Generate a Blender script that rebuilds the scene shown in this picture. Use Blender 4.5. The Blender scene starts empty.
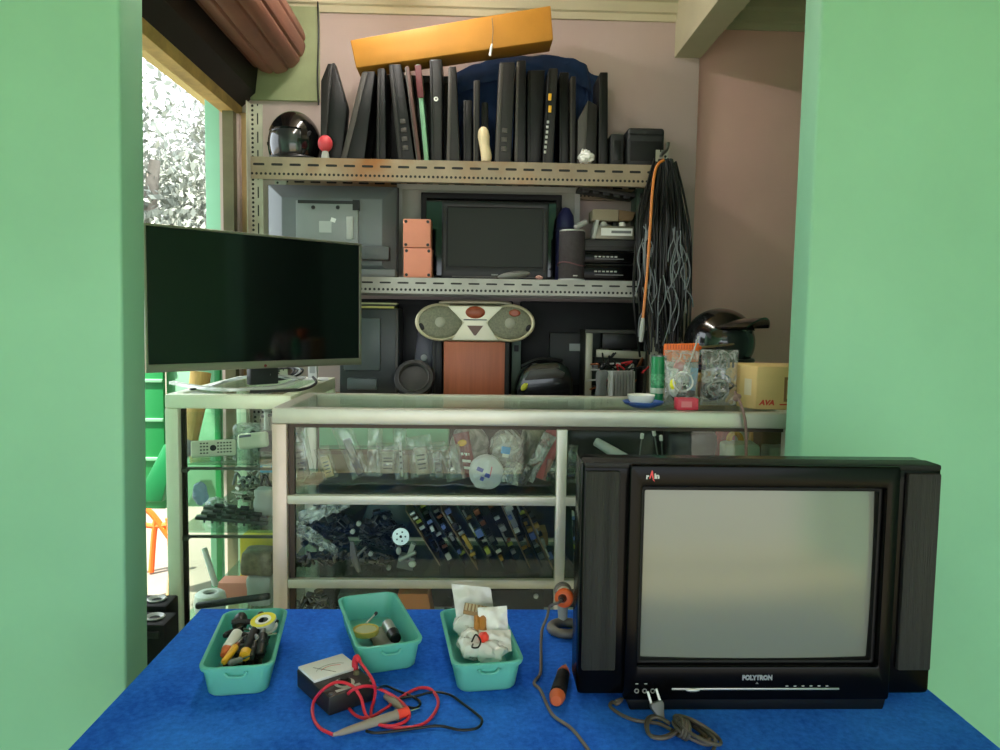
import bpy, bmesh, math, random
from mathutils import Vector, Matrix, Euler, noise
S = bpy.context.scene
C = S.collection
PI = math.pi
def rad(d): return math.radians(d)

# ------------------------------------------------------------------ camera
FPX = 751.0
CAM = Vector((0, 0, 1.44))
yaw, pit, rol = rad(1.9), rad(4.3), rad(0.85)
FW = Vector((math.sin(yaw)*math.cos(pit), math.cos(yaw)*math.cos(pit), -math.sin(pit)))
_r = Vector((math.cos(yaw), -math.sin(yaw), 0)); _u = _r.cross(FW)
RT = _r*math.cos(rol)+_u*math.sin(rol); UP = -_r*math.sin(rol)+_u*math.cos(rol)
cd = bpy.data.cameras.new('camera'); cam = bpy.data.objects.new('camera', cd); C.objects.link(cam)
cd.sensor_width = 36; cd.lens = FPX/1000*36; cd.clip_start = .02; cd.clip_end = 200
cam.matrix_world = Matrix(((RT.x, UP.x, -FW.x, CAM.x), (RT.y, UP.y, -FW.y, CAM.y), (RT.z, UP.z, -FW.z, CAM.z), (0, 0, 0, 1)))
S.camera = cam
def ray(x, y): return FW*FPX+RT*(x-500)+UP*(375-y)
def P(x, y, D):                       # point of a sight line at depth D
    d = ray(x, y); return CAM+d*(D/d.y)
def Q(x, y, z):                       # point of a sight line at height z
    d = ray(x, y); return CAM+d*((z-CAM.z)/d.z)
def B(x0, y0, x1, y1, D):             # x centre, width, z low, z high of an outline at depth D
    a, b = P(x0, (y0+y1)/2, D), P(x1, (y0+y1)/2, D); t, l = P((x0+x1)/2, y0, D), P((x0+x1)/2, y1, D)
    return (a.x+b.x)/2, b.x-a.x, l.z, t.z

# ------------------------------------------------------------------ materials
def lin(c):
    return tuple(((v/255)/12.92 if v/255 <= .04045 else (((v/255)+.055)/1.055)**2.4) for v in c)
_M = {}
def mat(name, col, rough=.5, metal=0, var=0, scale=6, bump=0, bscale=60, coat=0, stretch=None, spec=.5):
    if name in _M: return _M[name]
    m = bpy.data.materials.new(name); m.use_nodes = True; nt = m.node_tree; n = nt.nodes; L = nt.links
    b = n['Principled BSDF']; c = lin(col)
    b.inputs['Base Color'].default_value = (*c, 1); b.inputs['Roughness'].default_value = rough; b.inputs['Metallic'].default_value = metal
    b.inputs['Specular IOR Level'].default_value = spec
    if coat: b.inputs['Coat Weight'].default_value = coat; b.inputs['Coat Roughness'].default_value = .05
    if var or bump:
        tc = n.new('ShaderNodeTexCoord'); mp = n.new('ShaderNodeMapping'); L.new(tc.outputs['Object'], mp.inputs['Vector'])
        if stretch: mp.inputs['Scale'].default_value = stretch
    if var:
        t = n.new('ShaderNodeTexNoise'); t.inputs['Scale'].default_value = scale; t.inputs['Detail'].default_value = 6; t.inputs['Roughness'].default_value = .6
        L.new(mp.outputs['Vector'], t.inputs['Vector'])
        r = n.new('ShaderNodeValToRGB'); e = r.color_ramp.elements
        e[0].position = .3; e[1].position = .72
        e[0].color = (*[max(0, v*(1-var)) for v in c], 1); e[1].color = (*[min(1, v*(1+var)) for v in c], 1)
        L.new(t.outputs['Fac'], r.inputs['Fac']); L.new(r.outputs['Color'], b.inputs['Base Color'])
    if bump:
        t2 = n.new('ShaderNodeTexNoise'); t2.inputs['Scale'].default_value = bscale; t2.inputs['Detail'].default_value = 4
        L.new(mp.outputs['Vector'], t2.inputs['Vector'])
        bp = n.new('ShaderNodeBump'); bp.inputs['Strength'].default_value = bump; bp.inputs['Distance'].default_value = .01
        L.new(t2.outputs['Fac'], bp.inputs['Height']); L.new(bp.outputs['Normal'], b.inputs['Normal'])
    _M[name] = m; return m
def clear(name, tint, haze=0., rough=.03, refl=1., streak=0., hz=(225, 228, 225)):   # thin clear sheet: see-through, mirror at grazing angles, some haze
    if name in _M: return _M[name]
    m = bpy.data.materials.new(name); m.use_nodes = True; nt = m.node_tree; n = nt.nodes; L = nt.links
    n.remove(n['Principled BSDF']); o = n['Material Output']
    tr = n.new('ShaderNodeBsdfTransparent'); tr.inputs['Color'].default_value = (*lin(tint), 1)
    gl = n.new('ShaderNodeBsdfAnisotropic'); gl.inputs['Roughness'].default_value = rough
    lw = n.new('ShaderNodeLayerWeight'); lw.inputs['Blend'].default_value = .5
    pw = n.new('ShaderNodeMath'); pw.operation = 'POWER'; pw.inputs[1].default_value = 5; L.new(lw.outputs['Facing'], pw.inputs[0])
    ma = n.new('ShaderNodeMath'); ma.operation = 'MULTIPLY_ADD'; ma.inputs[1].default_value = .9*refl; ma.inputs[2].default_value = .05*refl; L.new(pw.outputs[0], ma.inputs[0])
    df = n.new('ShaderNodeBsdfDiffuse'); df.inputs['Color'].default_value = (*lin(hz), 1)
    m1 = n.new('ShaderNodeMixShader'); L.new(tr.outputs[0], m1.inputs[1]); L.new(df.outputs[0], m1.inputs[2]); m1.inputs[0].default_value = haze
    if streak:
        tc = n.new('ShaderNodeTexCoord'); t = n.new('ShaderNodeTexNoise'); t.inputs['Scale'].default_value = streak; t.inputs['Detail'].default_value = 5; t.inputs['Distortion'].default_value = 1.5
        L.new(tc.outputs['Object'], t.inputs['Vector'])
        mr = n.new('ShaderNodeMapRange'); mr.inputs['From Min'].default_value = .42; mr.inputs['From Max'].default_value = .75; mr.inputs['To Min'].default_value = haze*.45; mr.inputs['To Max'].default_value = min(1, haze*3.2)
        L.new(t.outputs['Fac'], mr.inputs['Value']); L.new(mr.outputs[0], m1.inputs[0])
    m2 = n.new('ShaderNodeMixShader'); L.new(m1.outputs[0], m2.inputs[1]); L.new(gl.outputs[0], m2.inputs[2]); L.new(ma.outputs[0], m2.inputs[0])
    L.new(m2.outputs[0], o.inputs['Surface']); _M[name] = m; return m
def translucent(name, col, w=.4, rough=.3):
    m = mat(name, col, rough, var=.08, scale=14); nt = m.node_tree; n = nt.nodes; L = nt.links
    if n.get('tl'): return m
    b = n['Principled BSDF']; t = n.new('ShaderNodeBsdfTranslucent'); t.name = 'tl'; t.inputs['Color'].default_value = (*lin(col), 1)
    x = n.new('ShaderNodeMixShader'); x.inputs[0].default_value = w; L.new(b.outputs[0], x.inputs[1]); L.new(t.outputs[0], x.inputs[2]); L.new(x.outputs[0], n['Material Output'].inputs['Surface'])
    return m
def perforated(name, col, col2, w, h):     # slotted angle: a row of long slots above a row of round holes (x along, z up, origin at the lower edge)
    m = mat(name, col, .45, .3, var=.25, scale=5); nt = m.node_tree; n = nt.nodes; L = nt.links; b = n['Principled BSDF']
    tc = n.new('ShaderNodeTexCoord'); sp = n.new('ShaderNodeSeparateXYZ'); L.new(tc.outputs['Object'], sp.inputs[0])
    def mth(op, a, c=None):
        k = n.new('ShaderNodeMath'); k.operation = op
        for i, v in enumerate((a, c)):
            if v is None: continue
            if isinstance(v, (int, float)): k.inputs[i].default_value = v
            else: L.new(v, k.inputs[i])
        return k.outputs[0]
    def holes(pitch, cz, hx, hz, p):
        dx = mth('ABSOLUTE', mth('SUBTRACT', mth('FRACT', mth('DIVIDE', sp.outputs['X'], pitch)), .5)); dx = mth('DIVIDE', mth('MULTIPLY', dx, pitch), hx)
        dz = mth('DIVIDE', mth('ABSOLUTE', mth('SUBTRACT', sp.outputs['Z'], cz)), hz)
        return mth('LESS_THAN', mth('ADD', mth('POWER', dx, p), mth('POWER', dz, p)), 1)
    k = mth('MAXIMUM', holes(.077, h*.66, .024, h*.055, 6), holes(.0193, h*.24, .0055, .0055, 2))
    mx = n.new('ShaderNodeMix'); mx.data_type = 'RGBA'
    src = b.inputs['Base Color'].links[0].from_socket
    # worn paint towards rust with a shape of its own
    t = n.new('ShaderNodeTexNoise'); t.inputs['Scale'].default_value = 3.1; t.inputs['Detail'].default_value = 7; L.new(tc.outputs['Object'], t.inputs['Vector'])
    rp = n.new('ShaderNodeValToRGB'); rp.color_ramp.elements[0].position = .5; rp.color_ramp.elements[1].position = .72; L.new(t.outputs['Fac'], rp.inputs['Fac'])
    wr = n.new('ShaderNodeMix'); wr.data_type = 'RGBA'; L.new(rp.outputs['Color'], wr.inputs['Factor']); L.new(src, wr.inputs['A']); wr.inputs['B'].default_value = (*lin(col2), 1)
    L.new(k, mx.inputs['Factor']); L.new(wr.outputs['Result'], mx.inputs['A']); mx.inputs['B'].default_value = (.006, .006, .006, 1)
    L.new(mx.outputs['Result'], b.inputs['Base Color']); return m

# ------------------------------------------------------------------ mesh builder
def rotm(r):
    if r is None: return Matrix.Identity(4)
    if isinstance(r, Matrix): return r.to_4x4()
    return Euler(r).to_matrix().to_4x4()
class MB:
    def __init__(s): s.bm = bmesh.new()
    def _add(s, t, M):
        t.transform(M); me = bpy.data.meshes.new('t'); t.to_mesh(me); t.free(); s.bm.from_mesh(me); bpy.data.meshes.remove(me); return s
    def box(s, c, d, rot=None, bev=0, seg=2, taper=None):
        t = bmesh.new(); bmesh.ops.create_cube(t, size=1)
        for v in t.verts:
            k = 1
            if taper and v.co.z > 0: v.co.x *= taper[0]; v.co.y *= taper[1]
            v.co = Vector((v.co.x*d[0], v.co.y*d[1], v.co.z*d[2]))
        if bev: bmesh.ops.bevel(t, geom=t.edges[:], offset=min(bev, min(d)*.49), segments=seg, affect='EDGES', profile=.5)
        return s._add(t, Matrix.Translation(c) @ rotm(rot))
    def cyl(s, p0, p1, r0, r1=None, n=20):
        p0, p1 = Vector(p0), Vector(p1); r1 = r0 if r1 is None else r1
        return s.tube([p0, p1], [r0, r1], n, raw=True)
    def tube(s, pts, r, n=8, raw=False, closed=False, k=6):
        pts = [Vector(p) for p in pts]
        if not raw:
            q = []; N = len(pts); rng = range(N if closed else N-1); rr = []
            for i in rng:
                g = (lambda j: pts[j % N]) if closed else (lambda j: pts[max(0, min(N-1, j))])
                a, b, c, d = g(i-1), g(i), g(i+1), g(i+2)
                for j in range(k):
                    u = j/k; q.append(.5*((2*b)+(c-a)*u+(2*a-5*b+4*c-d)*u*u+(3*b-a-3*c+d)*u**3))
                    if isinstance(r, list): rr.append(r[i]*(1-u)+r[(i+1) % N]*u)
            if not closed:
                q.append(pts[-1]); 
                if isinstance(r, list): rr.append(r[-1])
            pts = q
            if isinstance(r, list): r = rr
        R = r if isinstance(r, list) else [r]*len(pts)
        bm = s.bm; rings = []; N = len(pts); nrm = None
        for i, p in enumerate(pts):
            a = pts[i-1] if (i or closed) else p; b = pts[(i+1) % N] if (i < N-1 or closed) else p
            t = (b-a); t = t.normalized() if t.length > 1e-9 else Vector((0, 0, 1))
            if nrm is None:
                nrm = t.orthogonal().normalized()
            else:
                nrm = nrm-t*nrm.dot(t)
                nrm = nrm.normalized() if nrm.length > 1e-6 else t.orthogonal().normalized()
            bi = t.cross(nrm)
            rings.append([bm.verts.new(p+(nrm*math.cos(2*PI*j/n)+bi*math.sin(2*PI*j/n))*R[i]) for j in range(n)])
        for i in range(N if closed else N-1):
            A, Bq = rings[i], rings[(i+1) % N]
            for j in range(n): bm.faces.new((A[j], A[(j+1) % n], Bq[(j+1) % n], Bq[j]))
        if not closed:
            bm.faces.new(rings[0][::-1]); bm.faces.new(rings[-1])
        return s
    def lathe(s, prof, n=28, M=None, closed=False):
        t = bmesh.new(); rings = []
        for r, z in prof:
            rings.append([t.verts.new((r*math.cos(2*PI*j/n), r*math.sin(2*PI*j/n), z)) for j in range(n)] if r > 1e-6 else [t.verts.new((0, 0, z))])
        pr = list(zip(rings, rings[1:]))+([(rings[-1], rings[0])] if closed else [])
        for A, D in pr:
            for j in range(n):
                f = [A[j % len(A)], A[(j+1) % len(A)], D[(j+1) % len(D)], D[j % len(D)]]
                f = list(dict.fromkeys(f))
                if len(f) > 2:
                    try: t.faces.new(f)
                    except ValueError: pass
        bmesh.ops.recalc_face_normals(t, faces=t.faces)
        return s._add(t, M or Matrix.Identity(4))
    def prism(s, poly, d0, d1, M=None, bev=0):        # polygon in x,z pulled from y=d0 to y=d1
        t = bmesh.new(); a = [t.verts.new((x, d0, z)) for x, z in poly]; f = t.faces.new(a)
        e = bmesh.ops.extrude_face_region(t, geom=[f]); 
        for v in e['geom']:
            if isinstance(v, bmesh.types.BMVert): v.co.y = d1
        bmesh.ops.recalc_face_normals(t, faces=t.faces)
        if bev: bmesh.ops.bevel(t, geom=t.edges[:], offset=bev, segments=2, affect='EDGES', profile=.5)
        return s._add(t, M or Matrix.Identity(4))
    def frame(s, w, h, wi, hi, d0, d1, M=None, off=(0, 0), bev=0):   # rectangular ring in x,z (outer w*h, hole wi*hi), y d0..d1
        t = bmesh.new(); o = [(-w/2, -h/2), (w/2, -h/2), (w/2, h/2), (-w/2, h/2)]; i = [(off[0]+x, off[1]+z) for x, z in [(-wi/2, -hi/2), (wi/2, -hi/2), (wi/2, hi/2), (-wi/2, hi/2)]]
        V = [[t.verts.new((x, y, z)) for x, z in q] for y in (d0, d1) for q in (o, i)]
        for k in range(4):
            l = (k+1) % 4
            t.faces.new((V[0][k], V[0][l], V[1][l], V[1][k])); t.faces.new((V[2][k], V[3][k], V[3][l], V[2][l]))
            t.faces.new((V[0][k], V[2][k], V[2][l], V[0][l])); t.faces.new((V[1][k], V[1][l], V[3][l], V[3][k]))
        bmesh.ops.recalc_face_normals(t, faces=t.faces)
        if bev: bmesh.ops.bevel(t, geom=t.edges[:], offset=bev, segments=2, affect='EDGES', profile=.5)
        return s._add(t, M or Matrix.Identity(4))
    def sph(s, c, r, rot=None, n=20):
        t = bmesh.new(); bmesh.ops.create_uvsphere(t, u_segments=n, v_segments=max(8, n*2//3), radius=1)
        r = (r, r, r) if isinstance(r, (int, float)) else r
        return s._add(t, Matrix.Translation(c) @ rotm(rot) @ Matrix.Diagonal((*r, 1)))
    def grid(s, nx, ny, fn, solid=0):                 # surface fn(u,v) with optional thickness
        t = bmesh.new(); V = [[t.verts.new(fn(i/nx, j/ny)) for j in range(ny+1)] for i in range(nx+1)]
        for i in range(nx):
            for j in range(ny): t.faces.new((V[i][j], V[i+1][j], V[i+1][j+1], V[i][j+1]))
        t.normal_update()
        if solid: bmesh.ops.solidify(t, geom=t.faces[:], thickness=solid)
        return s._add(t, Matrix.Identity(4))
    def rumple(s, amp, sc, seed=0):
        o = Vector((seed*7.3, seed*3.1, seed*1.7))
        s.bm.normal_update()
        for v in s.bm.verts:
            v.co += v.normal*(noise.noise(v.co*sc+o)*amp)+noise.noise_vector(v.co*sc*2.3+o)*amp*.45
        return s
    def subdiv(s, n=1):
        bmesh.ops.subdivide_edges(s.bm, edges=s.bm.edges[:], cuts=n, use_grid_fill=True); return s
    def move(s, M): s.bm.transform(M); return s
    def out(s, name, m, parent=None, angle=38, loc=None):
        me = bpy.data.meshes.new(name); s.bm.to_mesh(me); s.bm.free()
        me.materials.append(m); me.shade_smooth(); me.set_sharp_from_angle(angle=rad(angle))
        o = bpy.data.objects.new(name, me); C.objects.link(o)
        if parent: o.parent = parent
        if loc is not None: o.location = loc
        return o
def T(x, y, z): return Matrix.Translation((x, y, z))
def RX(d): return Matrix.Rotation(rad(d), 4, 'X')
def RY(d): return Matrix.Rotation(rad(d), 4, 'Y')
def RZ(d): return Matrix.Rotation(rad(d), 4, 'Z')
def text(s, size, depth=.0006, M=None, bold=0., shear=0., sx=1.):      # lettering as a mesh builder; reads along +x, up +z, faces -y
    cu = bpy.data.curves.new('lettering', 'FONT'); cu.body = s; cu.size = size; cu.extrude = depth; cu.offset = bold; cu.shear = shear; cu.align_x = 'CENTER'; cu.align_y = 'CENTER'; cu.resolution_u = 3
    o = bpy.data.objects.new('lettering', cu); C.objects.link(o); dg = bpy.context.evaluated_depsgraph_get(); dg.update()
    me = bpy.data.meshes.new_from_object(o.evaluated_get(dg)); mb = MB(); mb.bm.from_mesh(me)
    bpy.data.objects.remove(o); bpy.data.curves.remove(cu); bpy.data.meshes.remove(me)
    mb.bm.transform((M or Matrix.Identity(4)) @ RX(90) @ Matrix.Diagonal((sx, 1, 1, 1))); return mb

def tag(o, label, cat, group=None, kind=None):
    o['label'] = label; o['category'] = cat
    if group: o['group'] = group
    if kind: o['kind'] = kind
    return o
def thing(name, label, cat, loc=(0, 0, 0), rot=(0, 0, 0), group=None, kind=None):
    o = bpy.data.objects.new(name, None); C.objects.link(o); o.location = loc; o.empty_display_size = .05
    if isinstance(rot, Matrix): o.rotation_euler = rot.to_euler()
    else: o.rotation_euler = rot
    return tag(o, label, cat, group, kind)
def solo(mb, name, m, label, cat, loc=(0, 0, 0), rot=(0, 0, 0), group=None, kind=None, angle=38):
    o = mb.out(name, m, None, angle); o.location = loc; o.rotation_euler = rot
    return tag(o, label, cat, group, kind)
def struct(name, mb, m):
    o = mb.out(name, m); o['kind'] = 'structure'; return o
def dup(root, loc=None, rot=None, label=None, group=None):
    r = root.copy(); C.objects.link(r)
    if loc is not None: r.location = loc
    if rot is not None: r.rotation_euler = rot
    if label: r['label'] = label
    if group: r['group'] = group
    for ch in list(root.children):
        c = ch.copy(); C.objects.link(c); c.parent = r
        for g in list(ch.children):
            d = g.copy(); C.objects.link(d); d.parent = c
    return r
rnd = random.Random(5)

def junk(name, cols, rough=.45):                # every loose piece takes one of a few colours
    m = mat(name, cols[0], rough); n = m.node_tree.nodes; L = m.node_tree.links
    g = n.new('ShaderNodeNewGeometry'); r = n.new('ShaderNodeValToRGB'); r.color_ramp.interpolation = 'CONSTANT'; e = r.color_ramp.elements
    while len(e) < len(cols): e.new(.5)
    for i, c in enumerate(cols): e[i].position = i/len(cols); e[i].color = (*lin(c), 1)
    L.new(g.outputs['Random Per Island'], r.inputs['Fac']); L.new(r.outputs['Color'], n['Principled BSDF'].inputs['Base Color']); return m
def heap(w, d, h, n, seed, sz=.03):             # loose pile of blocks, plates and leads
    r = random.Random(seed); mb = MB()
    for i in range(n):
        x, y = r.uniform(-.5, .5), r.uniform(-.5, .5); top = h*(1-.55*(2*abs(x))**2)*(1-.4*(2*abs(y))**2); z = top*r.random()**.7
        c = (x*w, y*d, z+sz*.55); k = r.random(); s = sz*r.uniform(.5, 1.3); q = (r.uniform(-.9, .9), r.uniform(-.9, .9), r.uniform(0, 3))
        if k < .5: mb.box(c, (s, s*r.uniform(.3, .8), s*r.uniform(.2, .6)), q, bev=s*.06, seg=1)
        elif k < .7: a = Vector((s*.6, 0, 0)); a.rotate(Euler(q)); mb.tube([Vector(c)-a, Vector(c)+a], s*r.uniform(.12, .3), 10, raw=True)
        else:
            p = Vector(c); mb.tube([p, p+Vector((r.uniform(-s, s), r.uniform(-s, s), s*.3)), p+Vector((r.uniform(-2*s, 2*s), r.uniform(-s, s), r.uniform(-.3*s, .5*s)))], .0028, 6, k=4)
    for v in mb.bm.verts: v.co.z = max(.002, v.co.z)
    return mb
# palette
K = dict
m_green = mat('mint_paint', (134, 194, 158), .55, var=.07, scale=1.6, bump=.06, bscale=9)
m_back = mat('greige_paint', (190, 170, 164), .7, var=.07, scale=1.5)
m_pink = mat('salmon_wall', (240, 192, 182), .7, var=.06, scale=1.3)  # right bay of the back wall, warmer and lighter than the greige
m_cream = mat('cream_paint', (198, 190, 160), .6, var=.08, scale=3)
m_black = mat('black_plastic', (14, 14, 15), .38, spec=.35)
m_black2 = mat('matt_black_plastic', (20, 20, 21), .6, var=.2, scale=20, spec=.3)
m_gloss = mat('gloss_black', (5, 5, 6), .22, spec=.11)
m_dark = mat('charcoal_plastic', (40, 41, 42), .5, spec=.35)
m_grey = mat('grey_plastic', (112, 114, 114), .45)
m_lgrey = mat('light_grey_plastic', (176, 178, 174), .45)
m_silver = mat('brushed_silver', (188, 188, 182), .32, .7)
m_steel = mat('dull_steel', (140, 140, 138), .35, .9)
m_chrome = mat('bright_steel', (205, 205, 205), .18, 1)
m_white = mat('white_plastic', (226, 226, 222), .4)
m_paper = mat('white_paper', (232, 232, 228), .8)
m_alu = mat('aluminium_profile', (206, 203, 192), .38, .35, var=.06, scale=9)
m_alup = mat('pinkish_worn_aluminium', (206, 186, 172), .4, .25, var=.08, scale=9)
m_glass = clear('case_glass', (246, 251, 248), .003, .01, .4)
m_poly = clear('clear_polybag', (246, 248, 246), .06, .12, 2.0, streak=26)
m_polyw = clear('cloudy_polybag', (230, 231, 229), .30, .25, 1.2, streak=20)
m_orange = mat('orange_plastic', (236, 98, 28), .4)
m_red = mat('red_plastic', (205, 42, 48), .4)
m_yellow = mat('yellow_plastic', (228, 170, 40), .4)
m_blue = mat('blue_plastic', (40, 92, 180), .4)
m_navy = mat('navy_plastic', (34, 38, 84), .5)
m_wood = mat('raw_wood', (186, 148, 96), .7, var=.25, scale=5, stretch=(1, .15, 1))
m_card = mat('brown_cardboard', (160, 128, 92), .85, var=.1, scale=6)
m_pcb = mat('green_board', (44, 62, 50), .45, var=.25, scale=30)
m_pcbt = mat('tan_board', (150, 124, 90), .6, var=.15, scale=14)
m_copper = mat('copper_wire', (150, 92, 60), .4, .6)
m_teal = translucent('teal_plastic', (136, 220, 206), .5, .3)
FILL_LEVEL = 20
# ------------------------------------------------------------------ setting
CEIL = 3.05; YB = 3.75; XL = -1.13
def wallbox(x0, x1, y0, y1, z0, z1, mb=None):
    return (mb or MB()).box(((x0+x1)/2, (y0+y1)/2, (z0+z1)/2), (x1-x0, y1-y0, z1-z0))
m_floor = mat('grey_floor_tile', (168, 160, 148), .3, var=.1, scale=4)
struct('floor', wallbox(XL-.12, 2.6, 1.95, YB+.2, -.06, 0), m_floor)
struct('floor_front', wallbox(-2.6, 2.6, -2.6, 1.95, -.06, 0), mat('warm_bounce_floor', (188, 168, 120), .4, var=.1, scale=4))  # unseen floor, coloured yellow to bounce warm light onto the walls
m_ceil = mat('ceiling_paint', (196, 182, 152), .8, var=.08, scale=2)
struct('ceiling', wallbox(XL-.12, 2.6, 1.92, YB+.2, CEIL, CEIL+.06), m_ceil)
struct('ceiling_front', wallbox(-2.72, 2.72, -2.05, 1.92, CEIL, CEIL+.06), m_ceil)  # unseen; rear edge stops short so sun reaches the floor
def pier(x0, x1, ya, yb, lean):
    t = bmesh.new(); bmesh.ops.create_cube(t, size=1)
    for v in t.verts:
        v.co = Vector(((x0+x1)/2+v.co.x*(x1-x0), (ya+yb)/2+v.co.y*(yb-ya), 1.525+v.co.z*3.05))
        v.co.x += lean*(v.co.z-1.44)          # the old piers stand slightly out of plumb
    bmesh.ops.bevel(t, geom=[e for e in t.edges if abs(e.verts[0].co.z-e.verts[1].co.z) > 1], offset=.008, segments=3, affect='EDGES', profile=.5)
    mb = MB(); mb._add(t, Matrix.Identity(4)); return mb
struct('wall_front_left', pier(-2.6, -.866, 1.875, 2.005, .0125), m_green)
struct('wall_front_right', pier(.864, 2.6, 1.942, 2.046, .004), m_green)
struct('wall_side_left', wallbox(-2.72, -2.6, -2.6, 2.04, 0, CEIL), m_green)
struct('wall_side_right', wallbox(2.6, 2.72, -2.6, YB+.2, 0, CEIL), m_green)
# back wall: greige bay and a slightly set-back salmon bay
struct('wall_back', wallbox(XL-.12, 1.078, YB, YB+.2, 0, CEIL), m_back)
struct('wall_back_right', wallbox(1.078, 2.6, YB+.07, YB+.2, 0, CEIL), m_pink)
# left wall of the shop with the shutter doorway
struct('wall_left', wallbox(XL-.12, XL, 2.04, 2.12, 0, CEIL), m_green)
struct('wall_left_far', wallbox(XL-.06, XL, 3.66, YB, 0, 2.385), m_back)
struct('wall_left_lintel', wallbox(XL-.12, XL-.08, 2.12, YB, 2.6, CEIL), mat('dark_board', (46, 38, 32), .8, var=.2))
m_beamwood = mat('weathered_beam', (190, 158, 96), .75, var=.3, scale=9)
struct('trim_1', wallbox(XL-.075, XL-.01, 2.12, YB, 2.385, 2.44), m_beamwood)
m_blacksteel = mat('black_channel', (26, 24, 22), .55, .3, var=.2)
struct('trim_2', MB().prism([(XL-.02, 2.43), (XL+.06, 2.50), (XL+.075, 2.62), (XL+.03, 2.66), (XL-.05, 2.6), (XL-.06, 2.44)], 2.12, YB-.002), m_blacksteel)
struct('trim_3', wallbox(XL-.01, XL+.035, 3.70, YB, 0, 2.40), mat('jamb_wood', (164, 136, 92), .7, var=.2, stretch=(1, 1, .2)))
struct('trim_4', wallbox(XL-.06, XL-.01, 3.61, 3.66, 0, 2.385), mat('olive_jamb', (104, 98, 70), .7, var=.2))
# cornices
def cornice(x0, x1, y):
    pr = [(0, 0), (-.012, 0), (-.018, .03), (-.03, .036), (-.036, .08), (-.06, .092), (-.066, .15), (-.085, .16), (0, .16)]
    return MB().prism(pr, x0, x1, Matrix.Translation((0, y, CEIL-.16)) @ Matrix(((0, 1, 0, 0), (1, 0, 0, 0), (0, 0, 1, 0), (0, 0, 0, 1))))
struct('trim_5', cornice(XL, .96, YB), m_cream)
struct('trim_6', cornice(1.085, 2.6, YB+.07), m_cream)
struct('trim_7', wallbox(.955, 1.083, 2.04, YB, 2.725, CEIL), m_cream)      # beam under the ceiling
struct('wall_header', wallbox(-.889, .877, 1.93, 2.03, 2.62, CEIL), m_green)

# rolled-up shutter over the doorway
sh = thing('roller_shutter', 'brown steel roller shutter rolled up above the doorway', 'shutter', (XL+.17, 2.9, 2.715))
m_shut = mat('brown_shutter', (128, 84, 66), .5, .2, var=.15, scale=6)
pf = []
for i in range(96):
    a = 2*PI*i/96; k = i % 8
    pf.append(((.150-(.010 if k == 0 else .002 if k in (1, 7) else 0))*math.cos(a), (.150-(.010 if k == 0 else .002 if k in (1, 7) else 0))*math.sin(a)))
MB().prism(pf, -.74, .74).out('shutter_roll', m_shut, sh, 25)
MB().cyl((0, .735, 0), (0, .80, 0), .03).out('axle', m_steel, sh)
br = thing('shutter_bracket', 'pale green bracket board on the back wall beside the rolled-up shutter', 'board', (-.93, YB-.012, 2.47))
MB().box((0, 0, .22), (.33, .022, .44), bev=.003).out('board', mat('pale_olive_board', (150, 158, 118), .7, var=.15, scale=4), br)
MB().tube([(.16, -.016, .46), (.163, -.016, .3), (.158, -.016, .12), (.162, -.016, -.02)], .004).out('wire', m_black, br)

# ------------------------------------------------------------------ outside the doorway
struct('ground_outside', wallbox(-14, XL-.12, -3, 20, -.2, -.06), mat('pale_concrete_yard', (116, 110, 98), .85, var=.18, scale=1.2))
struct('eave', wallbox(-1.95, XL-.12, .6, 6.5, 2.92, 3.0), mat('cream_yellow_soffit', (160, 142, 78), .7, var=.05))
a, b = P(205, 160, 4.0), P(233, 160, 4.0)
struct('column_outside', MB().box(((a.x+b.x)/2, 4.08, 1.43), (b.x-a.x, .16, 2.98), bev=.006), m_green)
struct('wall_yard', wallbox(-1.30, -1.05, 4.2, 5.2, -.06, 2.9), mat('yard_render', (170, 168, 156), .8, var=.15, scale=3))
# low boundary wall with cream tiles, seen under the television and through the case
def brickish(name, c1, c2, mortar, sc):
    m = bpy.data.materials.new(name); m.use_nodes = True; n = m.node_tree.nodes; L = m.node_tree.links
    t = n.new('ShaderNodeTexBrick'); t.inputs['Color1'].default_value = (*lin(c1), 1); t.inputs['Color2'].default_value = (*lin(c2), 1); t.inputs['Mortar'].default_value = (*lin(mortar), 1); t.inputs['Scale'].default_value = sc; t.inputs['Mortar Size'].default_value = .012
    tc = n.new('ShaderNodeTexCoord'); mp = n.new('ShaderNodeMapping'); mp.inputs['Rotation'].default_value = (PI/2, 0, 0); L.new(tc.outputs['Object'], mp.inputs['Vector']); L.new(mp.outputs[0], t.inputs['Vector'])
    L.new(t.outputs['Color'], n['Principled BSDF'].inputs['Base Color']); n['Principled BSDF'].inputs['Roughness'].default_value = .8; return m
struct('wall_boundary', wallbox(-9, -1.6, 6.0, 6.15, -.06, 1.05), brickish('cream_block', (140, 134, 118), (126, 120, 104), (150, 146, 132), 3.0))
# saturated green sheet gate leaf folded back outside
gt = thing('gate_leaf', 'saturated green sheet gate leaf outside, left of the television stand', 'gate', (-1.66, 3.86, -.06))
m_gate = mat('gate_green', (18, 112, 56), .45, var=.08, scale=3); m_gate2 = mat('gate_green_light', (112, 166, 128), .5, var=.06, scale=3)
MB().box((0, 0, .97), (.16, .03, .94), bev=.004).out('sheet', m_gate, gt)
for x_ in (-.06, .34): MB().box((x_, .03, .72), (.03, .03, 1.44), bev=.003).out('gate_post', m_gate, gt)
for i in range(5): MB().box((0, -.02, .56+.2*i), (.16, .016, .018), bev=.003).out('rib', m_gate2, gt)
MB().box((.225, .05, .97), (.30, .03, .94), bev=.004).out('edge_panel', m_gate2, gt)
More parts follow.
